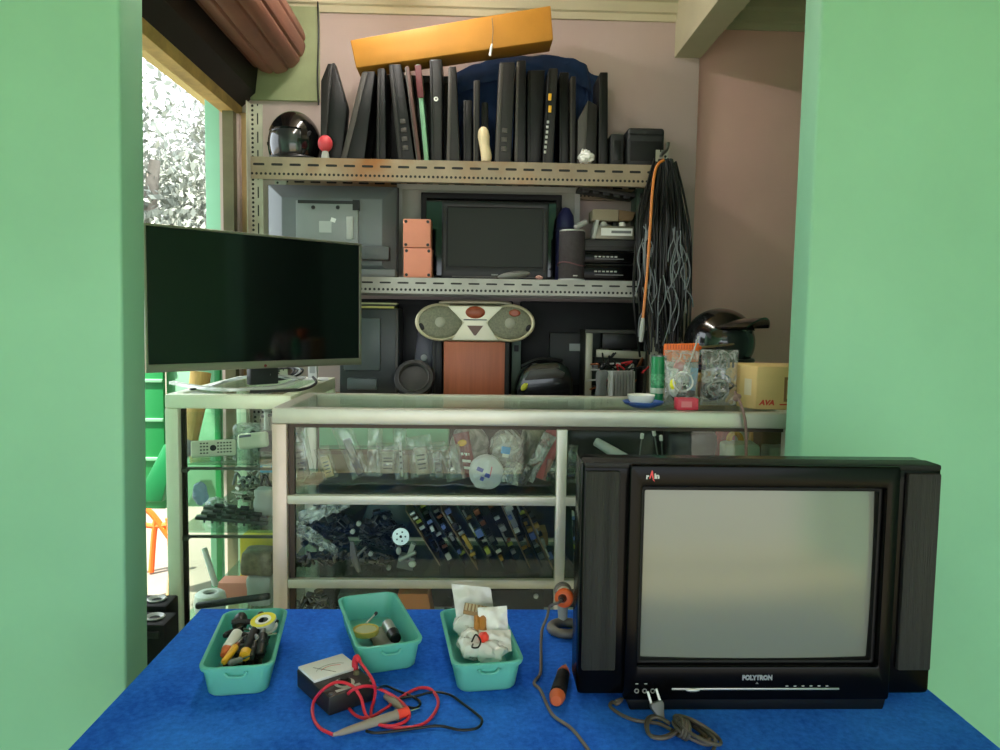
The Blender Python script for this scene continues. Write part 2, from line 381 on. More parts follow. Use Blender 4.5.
# trees beyond the yard
def leafy(cx, cy, cz, rx, ry, rz, n, seed, sz):
    r = random.Random(seed); mb = MB(); bm = mb.bm
    cl = []
    for _ in range(26):
        u = Vector((r.gauss(0, 1), r.gauss(0, 1), r.gauss(0, 1))).normalized()*(r.random()**.4)
        cl.append((Vector((cx+u.x*rx, cy+u.y*ry, cz+u.z*rz)), r.uniform(.25, .5)))
    for _ in range(n):
        c, q = r.choice(cl); u = Vector((r.gauss(0, 1), r.gauss(0, 1), r.gauss(0, 1))).normalized()*(r.random()**.33)
        p = c+u*q*min(rx, rz); d = Vector((r.gauss(0, 1), r.gauss(0, 1), r.gauss(0, .7))).normalized(); e = d.orthogonal().normalized(); e.rotate(Matrix.Rotation(r.uniform(0, 6.28), 3, d)); s = sz*r.uniform(.6, 1.3)
        f = d.cross(e)
        bm.faces.new([bm.verts.new(p+e*s), bm.verts.new(p+f*s*.45+d*s*.12), bm.verts.new(p-e*s), bm.verts.new(p-f*s*.45+d*s*.12)])
    return mb
m_leaf = mat('washed_out_foliage', (140, 146, 134), .6, var=.2, scale=2.5); m_leaf2 = mat('washed_out_foliage_far', (146, 150, 142), .6, var=.2, scale=2.5); m_bark = mat('grey_bark', (150, 142, 130), .9, var=.25, scale=8)  # leaf colours paled to stand for glare and haze
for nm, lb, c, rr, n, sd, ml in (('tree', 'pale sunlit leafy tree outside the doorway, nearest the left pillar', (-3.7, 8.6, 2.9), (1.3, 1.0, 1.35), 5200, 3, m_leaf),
                           ('tree', 'tall tree with glare-paled leaves outside behind the mint column', (-4.3, 12, 3.2), (1.9, 1.2, 1.9), 5200, 8, m_leaf2)):
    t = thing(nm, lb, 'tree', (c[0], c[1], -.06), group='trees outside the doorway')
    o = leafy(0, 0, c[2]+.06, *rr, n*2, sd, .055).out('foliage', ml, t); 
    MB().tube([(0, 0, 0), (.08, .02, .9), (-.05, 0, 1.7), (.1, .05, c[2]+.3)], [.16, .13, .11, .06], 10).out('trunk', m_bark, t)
# broom leaning bristles-up against the column
b0, b1, b2, b3 = P(172, 560, 3.3), P(181, 462, 3.36), P(191, 440, 3.38), P(201, 372, 3.42)
bt = thing('broom', 'broom leaning bristles up outside behind the left display case', 'broom', b0)
low = b0+(b0-b1)*(b0.z/(b1.z-b0.z))
MB().tube([low-b0, b1-b0, b2-b0], .012, 10, raw=True).out('stick', m_wood, bt)
MB().tube([b1-b0+(b2-b1)*.25, b2-b0], [.026, .036], 12, raw=True).out('binding', mat('grey_binding', (132, 124, 138), .7), bt)
mbb = MB(); dr = (b3-b2)
t = bmesh.new()
mbb.tube([b2-b0, b2-b0+dr*.5, b3-b0], [.030, .040, .046], 14, raw=True).rumple(.006, 60, 2)
mbb.out('bristles', mat('straw', (198, 160, 96), .85, var=.3, scale=30, stretch=(1, 1, .08)), bt)
# orange tube frame and green bin outside
of = thing('folding_stool', 'orange tubular stool frame standing in the yard behind the left pillar', 'stool')
g = lambda x, y: P(x, y, 4.3)
MB().tube([g(143, 508), g(152, 514), g(170, 538)], .018).out('cross_tube', m_orange, of)
MB().tube([g(140, 524), g(154, 526), g(172, 524)], .016).out('cross_tube', m_orange, of)
for x0, x1 in ((156, 151), (143, 138), (168, 172)):
    e = g(x1, 560); MB().tube([g(x0, 518), g((x0+x1)/2, 540), (e.x, e.y, -.05)], .017).out('leg', m_orange, of)
gb = thing('plastic_bin', 'dark green tapered plastic bin hung on the green gate leaf outside', 'bin', (-1.67, 3.86-.32, -.06))
bp = P(157, 497, 3.72)
gb.location = (bp.x, 3.718, bp.z-.5)
MB().prism([(-.065, .5), (.065, .5), (.14, .78), (.08, .78)], -.1, .1, bev=.004).out('tapered_bin', mat('dark_green_plastic', (20, 112, 62), .4), gb)
# black boxes with a round hole in the lid beside the table
def hole_box(w, d, h):
    mb = MB(); n = 24
    mb.box((0, 0, h/2), (w, d, h), bev=.008)
    return mb
for i, (px, py, D, lb) in enumerate(((160, 600, 2.36, 'black lidded box with round hole, farther of two beside the table'), (158, 618, 2.235, 'black lidded box with round hole, nearer of two beside the table'))):
    p = P(px, py, D); o = thing('battery_box', lb, 'box', (p.x-.035, D, 0), group='black boxes beside the table')
    hole_box(.15, .1, p.z).out('body', m_black2, o)
    MB().lathe([(.016, 0), (.027, .002), (.03, .006), (.026, .009), (.016, .003)], 20, T(.025, 0, p.z-.001), True).out('hole_rim', m_lgrey, o)
    MB().box((0, -.053, p.z-.03), (.12, .008, .02), bev=.002).out('latch', m_dark, o)

# added tube lamp, out of view, that fills the shop with light
tl = thing('fill_tube_lamp', 'added unseen tube lamp on the ceiling giving the shop fill light', 'lamp', (-.38, 2.78, CEIL-.001), (0, 0, PI/2))
MB().prism([(-.62, 0), (-.62, -.03), (.62, -.03), (.62, 0)], -.04, .04, bev=.003).out('housing', m_white, tl)
def glow(name, col, st):
    m = bpy.data.materials.new(name); m.use_nodes = True; b = m.node_tree.nodes['Principled BSDF']; b.inputs['Emission Color'].default_value = (*col, 1); b.inputs['Emission Strength'].default_value = st; return m
MB().cyl((-.58, 0, -.055), (.58, 0, -.055), .014, n=16).out('tube', glow('fill_tube_glow', (1, .95, .90), FILL_LEVEL), tl)
for s_ in (-1, 1): MB().box((s_*.59, 0, -.048), (.02, .03, .045), bev=.003).out('socket', m_white, tl)

struct('ground_front', wallbox(-14, 14, -22, -2.61, -.2, -.06), mat('pale_concrete_front', (150, 144, 132), .85, var=.18, scale=1.2))
struct('rear_light_block', wallbox(-2.72, 2.72, -2.72, -2.6, 2.15, CEIL), m_green)  # unseen header added to narrow the rear opening and dim the front
# ------------------------------------------------------------------ work table
TZ = .72
tb = thing('work_table', 'work table under the blue felt cloth', 'table', (.12, 1.36, 0))
m_tw = mat('table_wood', (120, 86, 56), .6, var=.2, stretch=(1, .2, 1))
MB().box((0, 0, TZ-.024), (1.54, .886, .036), bev=.004).out('tabletop', m_tw, tb)
MB().frame(1.46, .80, 1.42, .76, -.08, 0, T(0, 0, TZ-.044) @ RX(90)).out('apron', m_tw, tb)
for sx in (-1, 1):
    for sy in (-1, 1): MB().box((sx*.72, sy*.39, (TZ-.04)/2), (.05, .05, TZ-.04), bev=.003, taper=(1.2, 1.2)).out('leg', m_tw, tb)
m_felt = bpy.data.materials.new('blue_felt'); _M['blue_felt'] = m_felt
m_felt.use_nodes = True; n = m_felt.node_tree.nodes; L = m_felt.node_tree.links
tc = n.new('ShaderNodeTexCoord'); t1 = n.new('ShaderNodeTexNoise'); t1.inputs['Scale'].default_value = 90; t1.inputs['Detail'].default_value = 8; t1.inputs['Roughness'].default_value = .75; L.new(tc.outputs['Object'], t1.inputs['Vector'])
t2 = n.new('ShaderNodeTexNoise'); t2.inputs['Scale'].default_value = 5; t2.inputs['Detail'].default_value = 6; L.new(tc.outputs['Object'], t2.inputs['Vector'])
ad = n.new('ShaderNodeMath'); ad.operation = 'MULTIPLY_ADD'; ad.inputs[1].default_value = .55; L.new(t1.outputs['Fac'], ad.inputs[0])
m_ = n.new('ShaderNodeMath'); m_.operation = 'MULTIPLY'; m_.inputs[1].default_value = .45; L.new(t2.outputs['Fac'], m_.inputs[0]); L.new(m_.outputs[0], ad.inputs[2])
rp = n.new('ShaderNodeValToRGB'); e = rp.color_ramp.elements; e[0].position = .38; e[0].color = (*lin((20, 84, 204)), 1); e[1].position = .64; e[1].color = (*lin((54, 134, 250)), 1)
L.new(ad.outputs[0], rp.inputs['Fac']); L.new(rp.outputs['Color'], n['Principled BSDF'].inputs['Base Color']); n['Principled BSDF'].inputs['Roughness'].default_value = .95; n['Principled BSDF'].inputs['Specular IOR Level'].default_value = .15
bp = n.new('ShaderNodeBump'); bp.inputs['Strength'].default_value = .5; bp.inputs['Distance'].default_value = .004; L.new(t1.outputs['Fac'], bp.inputs['Height']); L.new(bp.outputs[0], n['Principled BSDF'].inputs['Normal'])
X0, X1, Y0, Y1 = -.664, .905, .905, 1.815
def cloth(u, v):
    s = -.16*(1-u/.1) if u < .1 else (u-.1)/.8 if u < .9 else 1+.16*(u-.9)/.1; q = -.12*(1-v/.1) if v < .1 else (v-.1)/.8 if v < .9 else 1+.12*(v-.9)/.1; x = X0+(X1-X0)*min(1, max(0, s)); y = Y0+(Y1-Y0)*min(1, max(0, q)); z = TZ-.0005
    ox = (s if s < 0 else s-1 if s > 1 else 0)*(X1-X0); oy = (q if q < 0 else q-1 if q > 1 else 0)*(Y1-Y0)
    d = max(abs(ox), abs(oy))
    if d > 0:
        x += math.copysign(.006+.05*d, ox) if ox else 0; y += math.copysign(.004, oy)*(1 if oy else 0)
        z = TZ-d
    if abs(ox) > 0: x += .008*math.sin(y*30)*min(1, d*8)
    return Vector((x, y, z))
solo(MB().grid(120, 80, cloth), 'tablecloth', m_felt, 'bright blue felt cloth covering the whole work table', 'tablecloth')

# ------------------------------------------------------------------ tube television
tv = thing('tube_television', 'big black tube television with a grey screen standing on the blue table', 'television', (.5295, 1.34, TZ))
W = .665; zb = .026; zt = .462
def tapered(w0, z0, z1, y0, w1, z2, z3, y1, bev=.012):
    t = bmesh.new()
    V = [t.verts.new(v) for v in ((-w0/2, y0, z0), (w0/2, y0, z0), (w0/2, y0, z1), (-w0/2, y0, z1), (-w1/2, y1, z2), (w1/2, y1, z2), (w1/2, y1, z3), (-w1/2, y1, z3))]
    for f in ((0, 1, 2, 3), (5, 4, 7, 6), (1, 5, 6, 2), (4, 0, 3, 7), (3, 2, 6, 7), (4, 5, 1, 0)): t.faces.new([V[i] for i in f])
    bmesh.ops.recalc_face_normals(t, faces=t.faces)
    bmesh.ops.bevel(t, geom=t.edges[:], offset=bev, segments=3, affect='EDGES', profile=.5)
    mb = MB(); mb._add(t, Matrix.Identity(4)); return mb
h = (zt-zb)
MB().frame(W, h, .452, .338, .0, .09, T(0, 0, (zt+zb)/2), off=(.0, .0085), bev=.006).out('cabinet_front', m_gloss, tv)
tapered(W-.03, zb+.012, zt-.016, .088, .43, .05, .34, .43, .015).out('rear_housing', m_black2, tv)
# protruding middle bezel with the base that drops to the table
MB().frame(.498, .440, .449, .335, -.014, .006, T(.0, 0, .2415), off=(0, .0115), bev=.004).out('middle_bezel', m_gloss, tv)
MB().prism([(-.236, .0), (.242, .0), (.248, .028), (-.244, .028)], -.008, .10, bev=.003).out('base', m_black, tv)
# inner mask around the glass
MB().frame(.452, .336, .434, .320, .0, .03, T(0, 0, .2520), bev=.003).out('screen_mask', mat('mask_black', (9, 9, 10), .5, spec=.2), tv)
# bulging picture tube
m_crt = mat('picture_tube_glass', (112, 116, 108), .16, coat=.0, spec=.6)
def crt(u, v):
    x = (u-.5)*.438; z = (v-.5)*.324
    return Vector((x, .004+.012*((x/.212)**2*.62+(z/.156)**2*.38), .2520+z))
MB().grid(40, 30, crt).move(Matrix.Identity(4)).out('screen', m_crt, tv)
# speaker grilles: streaked black cloth, left one catches the daylight
m_gr = mat('streaked_grille', (34, 33, 31), .7, var=.7, scale=34, stretch=(2.2, 1, .05), bump=.6, bscale=300)
MB().box((-.296, -.004, .262), (.062, .012, .372), bev=.003).out('speaker_grille', m_gr, tv)
MB().box((.296, -.004, .262), (.062, .012, .372), bev=.003).out('speaker_grille', m_gr, tv)
MB().box((0, .02, zt-.004), (W-.006, .05, .012), bev=.004).out('top_edge', m_black2, tv)
fx = -.0145
def tvx(px): return P(px, 690, 1.326).x-.5285
def tvz(py): return P(735, py, 1.326).z-TZ
MB().box(((tvx(671)+tvx(838))/2, fx-.001, tvz(688.5)), (tvx(838)-tvx(671), .003, .0035), bev=.001).out('silver_strip', m_silver, tv)
MB().sph((tvx(692), fx-.0015, tvz(689.5)), (.0135, .003, .0035)).out('power_button', m_silver, tv)
for i in range(6): MB().box((tvx(786+i*8), fx-.0005, tvz(685.8)), (.005, .0012, .0016)).out('button_mark', m_lgrey, tv)
text('POLYTRON', .0122, .0005, T(tvx(756), fx-.0008, tvz(677.5)), .0008, 0, .88).out('brand_lettering', m_silver, tv)
MB().prism([(-.003, 0), (0, .004), (.003, 0)], -.0006, 0, T(tvx(756), fx, tvz(683.8))).out('logo_mark', m_grey, tv)
lx, lz = tvx(645), P(648, 476, 1.326).z-TZ
text('r', .0128, .0005, T(lx-.0085, fx-.0008, lz-.001), .0006).out('series_lettering', m_lgrey, tv)
text('in', .0128, .0005, T(lx+.0085, fx-.0008, lz), .0006).out('series_lettering', m_lgrey, tv)
MB().prism([(-.0055, -.005), (-.0015, .0085), (0, .011), (.0012, .007), (.0032, -.0055), (.0052, -.0105), (.0016, -.007), (-.001, .003), (-.003, -.004)], -.0012, 0, T(lx, fx, lz)).out('flame_logo', m_red, tv)
for i, px in enumerate((636, 644, 652)):
    c = T(tvx(px), fx, tvz(690.5)) @ RX(90)
    MB().lathe([(.0026, .0005), (.003, .002), (.0042, .002), (.0046, 0), (.0026, 0)], 18, c, True).out('input_jack', m_silver, tv)
MB().box((tvx(636), fx-.0004, tvz(683.5)), (.005, .001, .0012)).out('jack_mark', m_lgrey, tv)
MB().box((tvx(645), fx-.0004, tvz(683.5)), (.005, .001, .0012)).out('jack_mark', m_lgrey, tv)

# mains cord of the tube television: coil with a two-pin plug
m_cord = mat('grey_brown_cord', (88, 80, 72), .45)
mc = thing('mains_cord', 'coiled grey mains cord with two-pin plug in front of the tube television', 'cord')
def tp(pts, dz=.0048): return [Q(p[0], p[1], TZ+(p[2] if len(p) > 2 else dz)) for p in pts]
MB().tube(tp([(616, 701, .012), (622, 699, .012), (617, 704, .008), (613, 702, .006), (610, 706), (620, 714), (634, 720), (648, 722, .006), (660, 724, .008), (672, 730, .008)]), .0032, 8).out('cable', m_cord, mc)
lo = [(668, 722), (657, 716), (648, 718), (646, 727), (650, 735), (661, 737), (672, 733), (679, 725)]
for k in range(2): MB().tube(tp([(x+k*1.5, y+k*1.5, .006+.006*k) for x, y in lo]), .0032, 8).out('cable', m_cord, mc)
for k in range(6):
    pts = []
    for i in range(15):
        a = 2*PI*i/14; R = 15+2.4*k
        u, v = R*math.cos(a), (8.5+.7*k)*math.sin(a)
        px = 692+(k%3)*3.0+u*.84+v*.25; py = 729+(k%4)*1.2+u*.42+v*.75
        pts.append((px, py, .006+.0055*(k % 3)+.006*(1+math.sin(a*2+k))))
    MB().tube(tp(pts[:-1]), .0031, 8, closed=True).out('coil_loop', m_cord, mc)
for k in range(3):
    c = Q(680+k*3, 727+k*1.5, TZ+.019); MB().tube([c+Vector((.004*math.cos(a)+.0, .02*math.sin(a)*.9, .013*math.cos(a))) for a in [2*PI*i/10 for i in range(10)]], .003, 8, closed=True).out('wrap_turn', m_cord, mc)
MB().tube(tp([(700, 736, .01), (712, 734, .006), (716, 742), (712, 752)]), .0032, 8).out('cable', m_cord, mc)
p0, p1 = P(660, 716, 1.295), P(655, 700, 1.305); d = (p1-p0).normalized(); sd = Vector((.93, .2, .3)); sd = (sd-d*sd.dot(d)).normalized(); td = sd.cross(d)
M = Matrix(((sd.x, d.x, td.x, p0.x), (sd.y, d.y, td.y, p0.y), (sd.z, d.z, td.z, p0.z), (0, 0, 0, 1)))
MB().prism([(-.005, -.008), (.005, -.008), (.008, .006), (.0125, .018), (.011, .025), (-.011, .025), (-.0125, .018), (-.008, .006)], -.008, .008, M @ RX(-90), bev=.002).out('plug', mat('plug_grey', (96, 96, 98), .5), mc)
for s_ in (-1, 1): MB().cyl((M @ Vector((s_*.0085, .022, 0))), (M @ Vector((s_*.0085, .045, .0))), .0026, .0024, 12).out('plug_pin', mat('pale_pin', (214, 212, 206), .3, .3), mc)

# ------------------------------------------------------------------ teal boxes
def teal_box(name, label, fl, fr, bl, brr, hgt=.062, z=TZ+.001):
    a, b, c, d = (Q(*p, z+hgt) for p in (fl, fr, bl, brr)); e1 = (b-a)+(d-c); e2 = (c-a)+(d-b)
    ang = (math.atan2(e1.y, e1.x)+math.atan2(-e2.x, e2.y))/2; ux = Vector((math.cos(ang), math.sin(ang), 0)); uy = Vector((-ux.y, ux.x, 0))
    w = e1.dot(ux)/2-.016; l = e2.dot(uy)/2-.016; ctr = (a+b+c+d)/4
    o = thing(name, label, 'box', (ctr.x, ctr.y, z), (0, 0, ang), group='teal plastic boxes on the blue table')
    def loop(w, l, r, zz, n=5):
        pts = []
        for cx, cy, a0 in ((w/2-r, l/2-r, 0), (-w/2+r, l/2-r, 90), (-w/2+r, -l/2+r, 180), (w/2-r, -l/2+r, 270)):
            for i in range(n+1): q = rad(a0+90*i/n); pts.append((cx+r*math.cos(q), cy+r*math.sin(q), zz))
        return pts
    t = bmesh.new(); prof = [(-.020, 0, .018), (-.009, .0, .022), (-.006, .004, .022), (.001, hgt-.011, .022), (0.006, hgt-.010, .026), (.0075, hgt-.002, .026), (.005, hgt, .026), (.0005, hgt-.001, .022), (-.0008, hgt-.004, .02), (-.0075, .006, .02), (-.018, .003, .018)]
    rings = [[t.verts.new(p) for p in loop(w+2*dw, l+2*dw, r, zz)] for dw, zz, r in prof]
    N = len(rings[0])
    for A, D in zip(rings, rings[1:]):
        for j in range(N): t.faces.new((A[j], A[(j+1) % N], D[(j+1) % N], D[j]))
    t.faces.new(rings[0][::-1]); t.faces.new(rings[-1]); bmesh.ops.recalc_face_normals(t, faces=t.faces)
    mb = MB(); mb._add(t, Matrix.Identity(4)); mb.out('tub', m_teal, o, 50)
    MB().tube([(-.02, -l/2-.006, hgt-.012), (-.012, -l/2-.008, hgt-.020), (.012, -l/2-.008, hgt-.020), (.02, -l/2-.006, hgt-.012)], .003, 8).out('grip_tab', m_teal, o)
    MX = T(ctr.x, ctr.y, z) @ Matrix.Rotation(ang, 4, 'Z')
    return o, MX, w, l
tA, MA, wA, lA = teal_box('plastic_box', 'teal plastic box full of tools, leftmost on the table', (199, 670), (277, 664), (222, 609), (286, 608))
tB, MBx, wB, lB = teal_box('plastic_box', 'teal plastic box holding a few loose parts behind the meter', (359, 648), (427, 641), (334, 597), (394, 590))
tC, MC, wC, lC = teal_box('plastic_box', 'teal plastic box heaped with plastic bags, beside the soldering iron', (454, 666), (527, 661), (437, 608), (500, 606))

# tools in the first box (u across -1..1, v along -1 front..1 back, z above table)
def inbox(MX, w, l):
    return lambda u, v, zz: MX @ Vector((u*(w/2-.014), v*(l/2-.016), zz))
iA = inbox(MA, wA, lA)
def rod(name, label, cat, a, b, segs, grp=None):    # thing made of coaxial parts: (part, material, from, to, r0, r1)
    a, b = Vector(a), Vector(b); o = thing(name, label, cat, a, group=grp); d = b-a
    for pn, m, f0, f1, r0, r1 in segs:
        L_ = d.length; 
        if f1-f0 > .12: MB().tube([d*f0, d*(f0+.03), d*(f0+(f1-f0)*.5), d*(f1-.03), d*f1], [r0*.75, r0, (r0+r1)/2, r1, r1*.75], 14, raw=True).out(pn, m, o)
        else: MB().tube([d*f0, d*f1], [r0, r1], 14, raw=True).out(pn, m, o)
    return o
rod('screwdriver', 'screwdriver with yellow end cap and long black barrel in the tool box', 'screwdriver', iA(.12, -.62, .05), iA(.42, .62, .076), [('end_cap', m_yellow, 0, .1, .0105, .0115), ('barrel', m_black2, .1, 1, .0105, .0085)])
rod('screwdriver', 'slim amber-handled screwdriver at the front left of the tool box', 'screwdriver', iA(-.62, -.8, .050), iA(-.12, -.12, .064), [('handle', m_yellow, 0, .62, .006, .0075), ('collar', m_copper, .62, .72, .006, .005), ('shaft', m_steel, .72, 1, .003, .002)])
rod('glue_bottle', 'cloudy white bottle with orange cap lying in the tool box', 'bottle', iA(-.72, -.55, .05), iA(-.42, .1, .062), [('cap', mat('rust_orange', (190, 92, 44), .5), 0, .28, .008, .012), ('bottle', mat('cloudy_plastic', (214, 212, 206), .35), .28, 1, .0125, .012)])
rod('pliers', 'pliers with thick black grips at the right of the tool box', 'pliers', iA(.72, -.55, .046), iA(.66, .12, .07), [('grip', m_black, 0, .72, .009, .0105), ('jaw', m_steel, .72, 1, .007, .004)])
rod('wire_cutter', 'small wire cutter with black grips beside the yellow-capped screwdriver', 'cutter', iA(.34, -.62, .046), iA(.44, -.05, .062), [('grip', m_dark, 0, .66, .008, .008), ('jaw', m_chrome, .66, 1, .006, .003)])
o = thing('solder_roll', 'roll of solder with a yellow and white paper label in the tool box', 'solder roll', iA(.62, .28, .070), (rad(12), rad(-6), 0))
MB().lathe([(0, -.012), (.026, -.012), (.027, -.009), (.022, -.008), (.022, .006), (.027, .007), (.027, .010), (.011, .010)], 28).out('spool', m_lgrey, o)
MB().lathe([(.010, .0102), (.0165, .0112), (.0165, .0106), (.010, .0098)], 28, closed=True).out('label_centre', m_paper, o)
MB().lathe([(.0167, .0102), (.026, .0110), (.026, .0104), (.0167, .0098)], 28, closed=True).out('label_ring', mat('lemon_label', (226, 214, 60), .6), o)
o = thing('computer_mouse', 'rounded black plastic tool case at the back left of the tool box', 'tool case', iA(-.55, .68, .056), (rad(20), 0, rad(10)))
MB().sph((0, 0, 0), (.016, .03, .014)).out('shell', m_black, o); o.name = 'tool_case'
o = thing('knife', 'black craft knife at the back right of the tool box', 'knife', iA(.82, .55, .062), (rad(15), rad(20), rad(30)))
MB().prism([(-.012, -.02), (.012, -.02), (.014, .012), (0, .028), (-.013, .014)], -.006, .006, RX(60), bev=.002).out('handle', m_black, o)
for i, (u, v, zz, s_, rz) in enumerate(((-.1, .3, .05, .05, 40), (-.3, .5, .05, .045, -20), (.0, -.2, .040, .06, 70), (.25, .45, .045, .06, 100), (-.25, .0, .042, .05, 15), (.55, -.15, .04, .05, 60), (-.05, -.55, .036, .05, 100))):
    o = thing('driver_bit', 'small steel screwdriver or tweezer lying among the tools in the box', 'tool', iA(u, v, zz), (0, rad(6), rad(rz)), group='small steel tools in the tool box')
    MB().tube([(-s_/2, 0, 0), (-s_*.1, 0, 0)], [.005, .0045], 10, raw=True).out('handle', [m_dark, m_grey][i % 2], o)
    MB().tube([(-s_*.1, 0, 0), (s_/2, 0, .003)], [.0026, .0018], 8, raw=True).out('shaft', m_steel, o)
for i, (u, v, zz, s_, rz, rr) in enumerate(((-.62, .30, .058, .075, 75, .0065), (-.05, .62, .060, .08, 20, .006), (.22, .1, .060, .085, 118, .0055), (-.45, .12, .058, .06, 150, .006), (.55, -.02, .058, .07, 35, .0065), (.05, -.75, .052, .06, 60, .006), (.8, -.05, .058, .07, 95, .006))):
    o = thing('hand_tool', ['dark slim tool crossing the cloudy bottle in the tool box', 'dark slim tool at the back middle of the tool box', 'dark slim tool beside the long barrel in the tool box', 'dark slim tool under the amber handle in the tool box', 'dark slim tool under the solder roll in the tool box', 'dark slim tool at the front edge of the tool box', 'dark slim tool against the right wall of the tool box'][i], 'tool', iA(u, v, zz), (0, rad(7), rad(rz)))
    MB().tube([(-s_*.5, 0, 0), (-s_*.42, 0, 0), (-s_*.02, 0, 0), (0, 0, 0)], [rr*.7, rr, rr*.9, rr*.6], 12, raw=True).out('grip', [m_black, m_dark, m_grey][i % 3], o); MB().tube([(0, 0, 0), (s_*.5, 0, .002)], [.0026, .0016], 8, raw=True).out('shaft', m_chrome, o)
solo(MB().grid(14, 20, lambda u, v: iA(u*1.5-.75, v*1.6-.8, .026+.016*noise.noise(Vector((u*9, v*12, 1)))), .004), 'loose_screws', mat('oily_bits', (52, 46, 42), .5, .3, var=.7, scale=90), 'dark heap of screws and small bits at the bottom of the tool box', 'screws', kind='stuff')

# second box
iB = inbox(MBx, wB, lB)
o = thing('flux_tin', 'round yellow flux tin at the left of the middle teal box', 'tin', iB(-.55, -.02, .028))
MB().lathe([(0, 0), (.026, 0), (.028, .004), (.028, .012), (.026, .013), (.024, .009), (0, .008)], 30).out('tin', mat('old_yellow', (206, 186, 96), .45), o)
MB().lathe([(0, .0085), (.022, .0095), (.023, .0105), (0, .0112)], 30).out('flux', mat('pale_flux', (176, 182, 150), .3), o)
rod('flux_brush', 'thin white brush handle resting on the flux tin', 'brush', iB(-.5, .05, .048), iB(.15, .42, .05), [('handle', m_lgrey, 0, .8, .0022, .002), ('bristles', m_dark, .8, 1, .003, .004)])
rod('audio_plug', 'silver and black cylindrical connector at the right of the middle teal box', 'connector', iB(.55, .2, .032), iB(.62, -.42, .03), [('shell', m_silver, 0, .6, .013, .013), ('tip', m_black, .6, 1, .014, .012)])
solo(MB().grid(8, 10, lambda u, v: iB(-.3+.9*u, -.5+1.0*v, .010+.003*math.sin(u*5+v*4)), .002), 'rag', mat('grey_rag', (120, 124, 112), .9, var=.2), 'grey-green rag lying flat in the middle teal box', 'rag')
solo(MB().grid(8, 5, lambda u, v: iB(-.15+.75*u, -.86+.3*v, .026+.006*math.sin(u*PI)), .002), 'foil_strip', mat('grey_foil', (130, 138, 140), .4, .4), 'curved grey foil strip at the front of the middle teal box', 'foil')
solo(MB().box(iB(-.55, -.5, .022), (.028, .007, .006), (0, 0, .2), bev=.001), 'black_clip', m_black, 'small black clip below the flux tin', 'clip')

# third box: crumpled bags
iC = inbox(MC, wC, lC)
m_bagw = clear('milky_bag', (240, 240, 238), .72, .25, 1.4, hz=(240, 240, 238))
def crumple(name, label, c, r, seed, m, amp=.008, rot=None, grp=None, cat='bag'):
    mb = MB().sph((0, 0, 0), r, rot, 40); mb.rumple(amp, 48, seed)
    return solo(mb, name, m, label, cat, c, group=grp, angle=24)
crumple('plastic_bag', 'crumpled milky plastic bag at the front left of the heaped box', iC(-.36, -.25, .054), (.030, .054, .024), 1, m_bagw, .007)
crumple('plastic_bag', 'crumpled milky plastic bag at the front of the heaped box', iC(.26, -.52, .050), (.034, .03, .019), 2, m_bagw, .007)
crumple('plastic_bag', 'crumpled milky plastic bag at the back of the heaped box', iC(-.24, .45, .060), (.036, .04, .027), 3, m_bagw, .007)
def sheet(c, ux, uy, bulge, seed, nx=16, ny=12):
    ux, uy = Vector(ux), Vector(uy); nn = ux.cross(uy).normalized()
    return MB().grid(nx, ny, lambda u, v: Vector(c)+ux*(u-.5)+uy*(v-.5)+nn*(bulge*math.sin(PI*u)*math.sin(PI*v)+.008*noise.noise(Vector((u*4, v*4, seed)))), .0012)
a = iC(-.05, .55, .10)
solo(sheet(a, (.085, .01, -.012), (-.012, .02, .072), .01, 3), 'plastic_bag', mat('silver_grey_bag', (206, 206, 202), .35), 'shiny pale bag standing up at the back of the heaped box', 'bag', angle=30)
a = iC(.62, .02, .082)
solo(sheet(a, (.062, .006, .002), (-.004, .03, .055), .012, 8), 'paper_packet', m_paper, 'bright white paper packet at the right of the heaped box', 'packet', angle=30)
solo(sheet(iC(.55, -.38, .064), (.066, .01, -.004), (.0, .05, .022), .008, 11), 'paper_packet', m_white, 'creased white packet below the bright white one in the heaped box', 'packet', angle=30)
cp = iC(.12, .22, .098)
o = thing('component_strip', 'brown strip of taped components on top of the heaped box', 'component strip', cp, (rad(-38), rad(8), rad(-6)))
MB().box((0, 0, 0), (.070, .004, .024), bev=.001).out('tape', mat('brown_tape', (140, 112, 76), .6), o)
for i in range(9): MB().cyl((-.030+i*.0075, -.004, -.004), (-.030+i*.0075, -.004, .010), .0026, n=10).out('component', mat('beige_component', (188, 170, 140), .5), o)
solo(sheet(iC(.12, -.05, .078), (.034, .004, 0), (.0, .03, .034), .006, 5), 'card_packet', mat('orange_brown_card', (176, 118, 52), .6), 'orange-brown card packet in the middle of the heaped box', 'packet')
solo(MB().lathe([(0, .012), (.004, .012), (.011, .002), (.011, -.004), (0, -.004)], 20), 'bottle_top', mat('signal_red', (236, 66, 50), .4), 'small red cap on top of the bags in the heaped box', 'cap', iC(.06, -.42, .074), (.5, .3, 0))
solo(MB().tube([iC(-.5, -.62, .076), iC(-.3, -.5, .084), iC(-.16, -.66, .08), iC(-.3, -.8, .074), iC(-.52, -.76, .072), iC(-.45, -.6, .07)], .0018, 8), 'wire_end', m_black, 'curled black wire at the front left of the heaped box', 'wire')

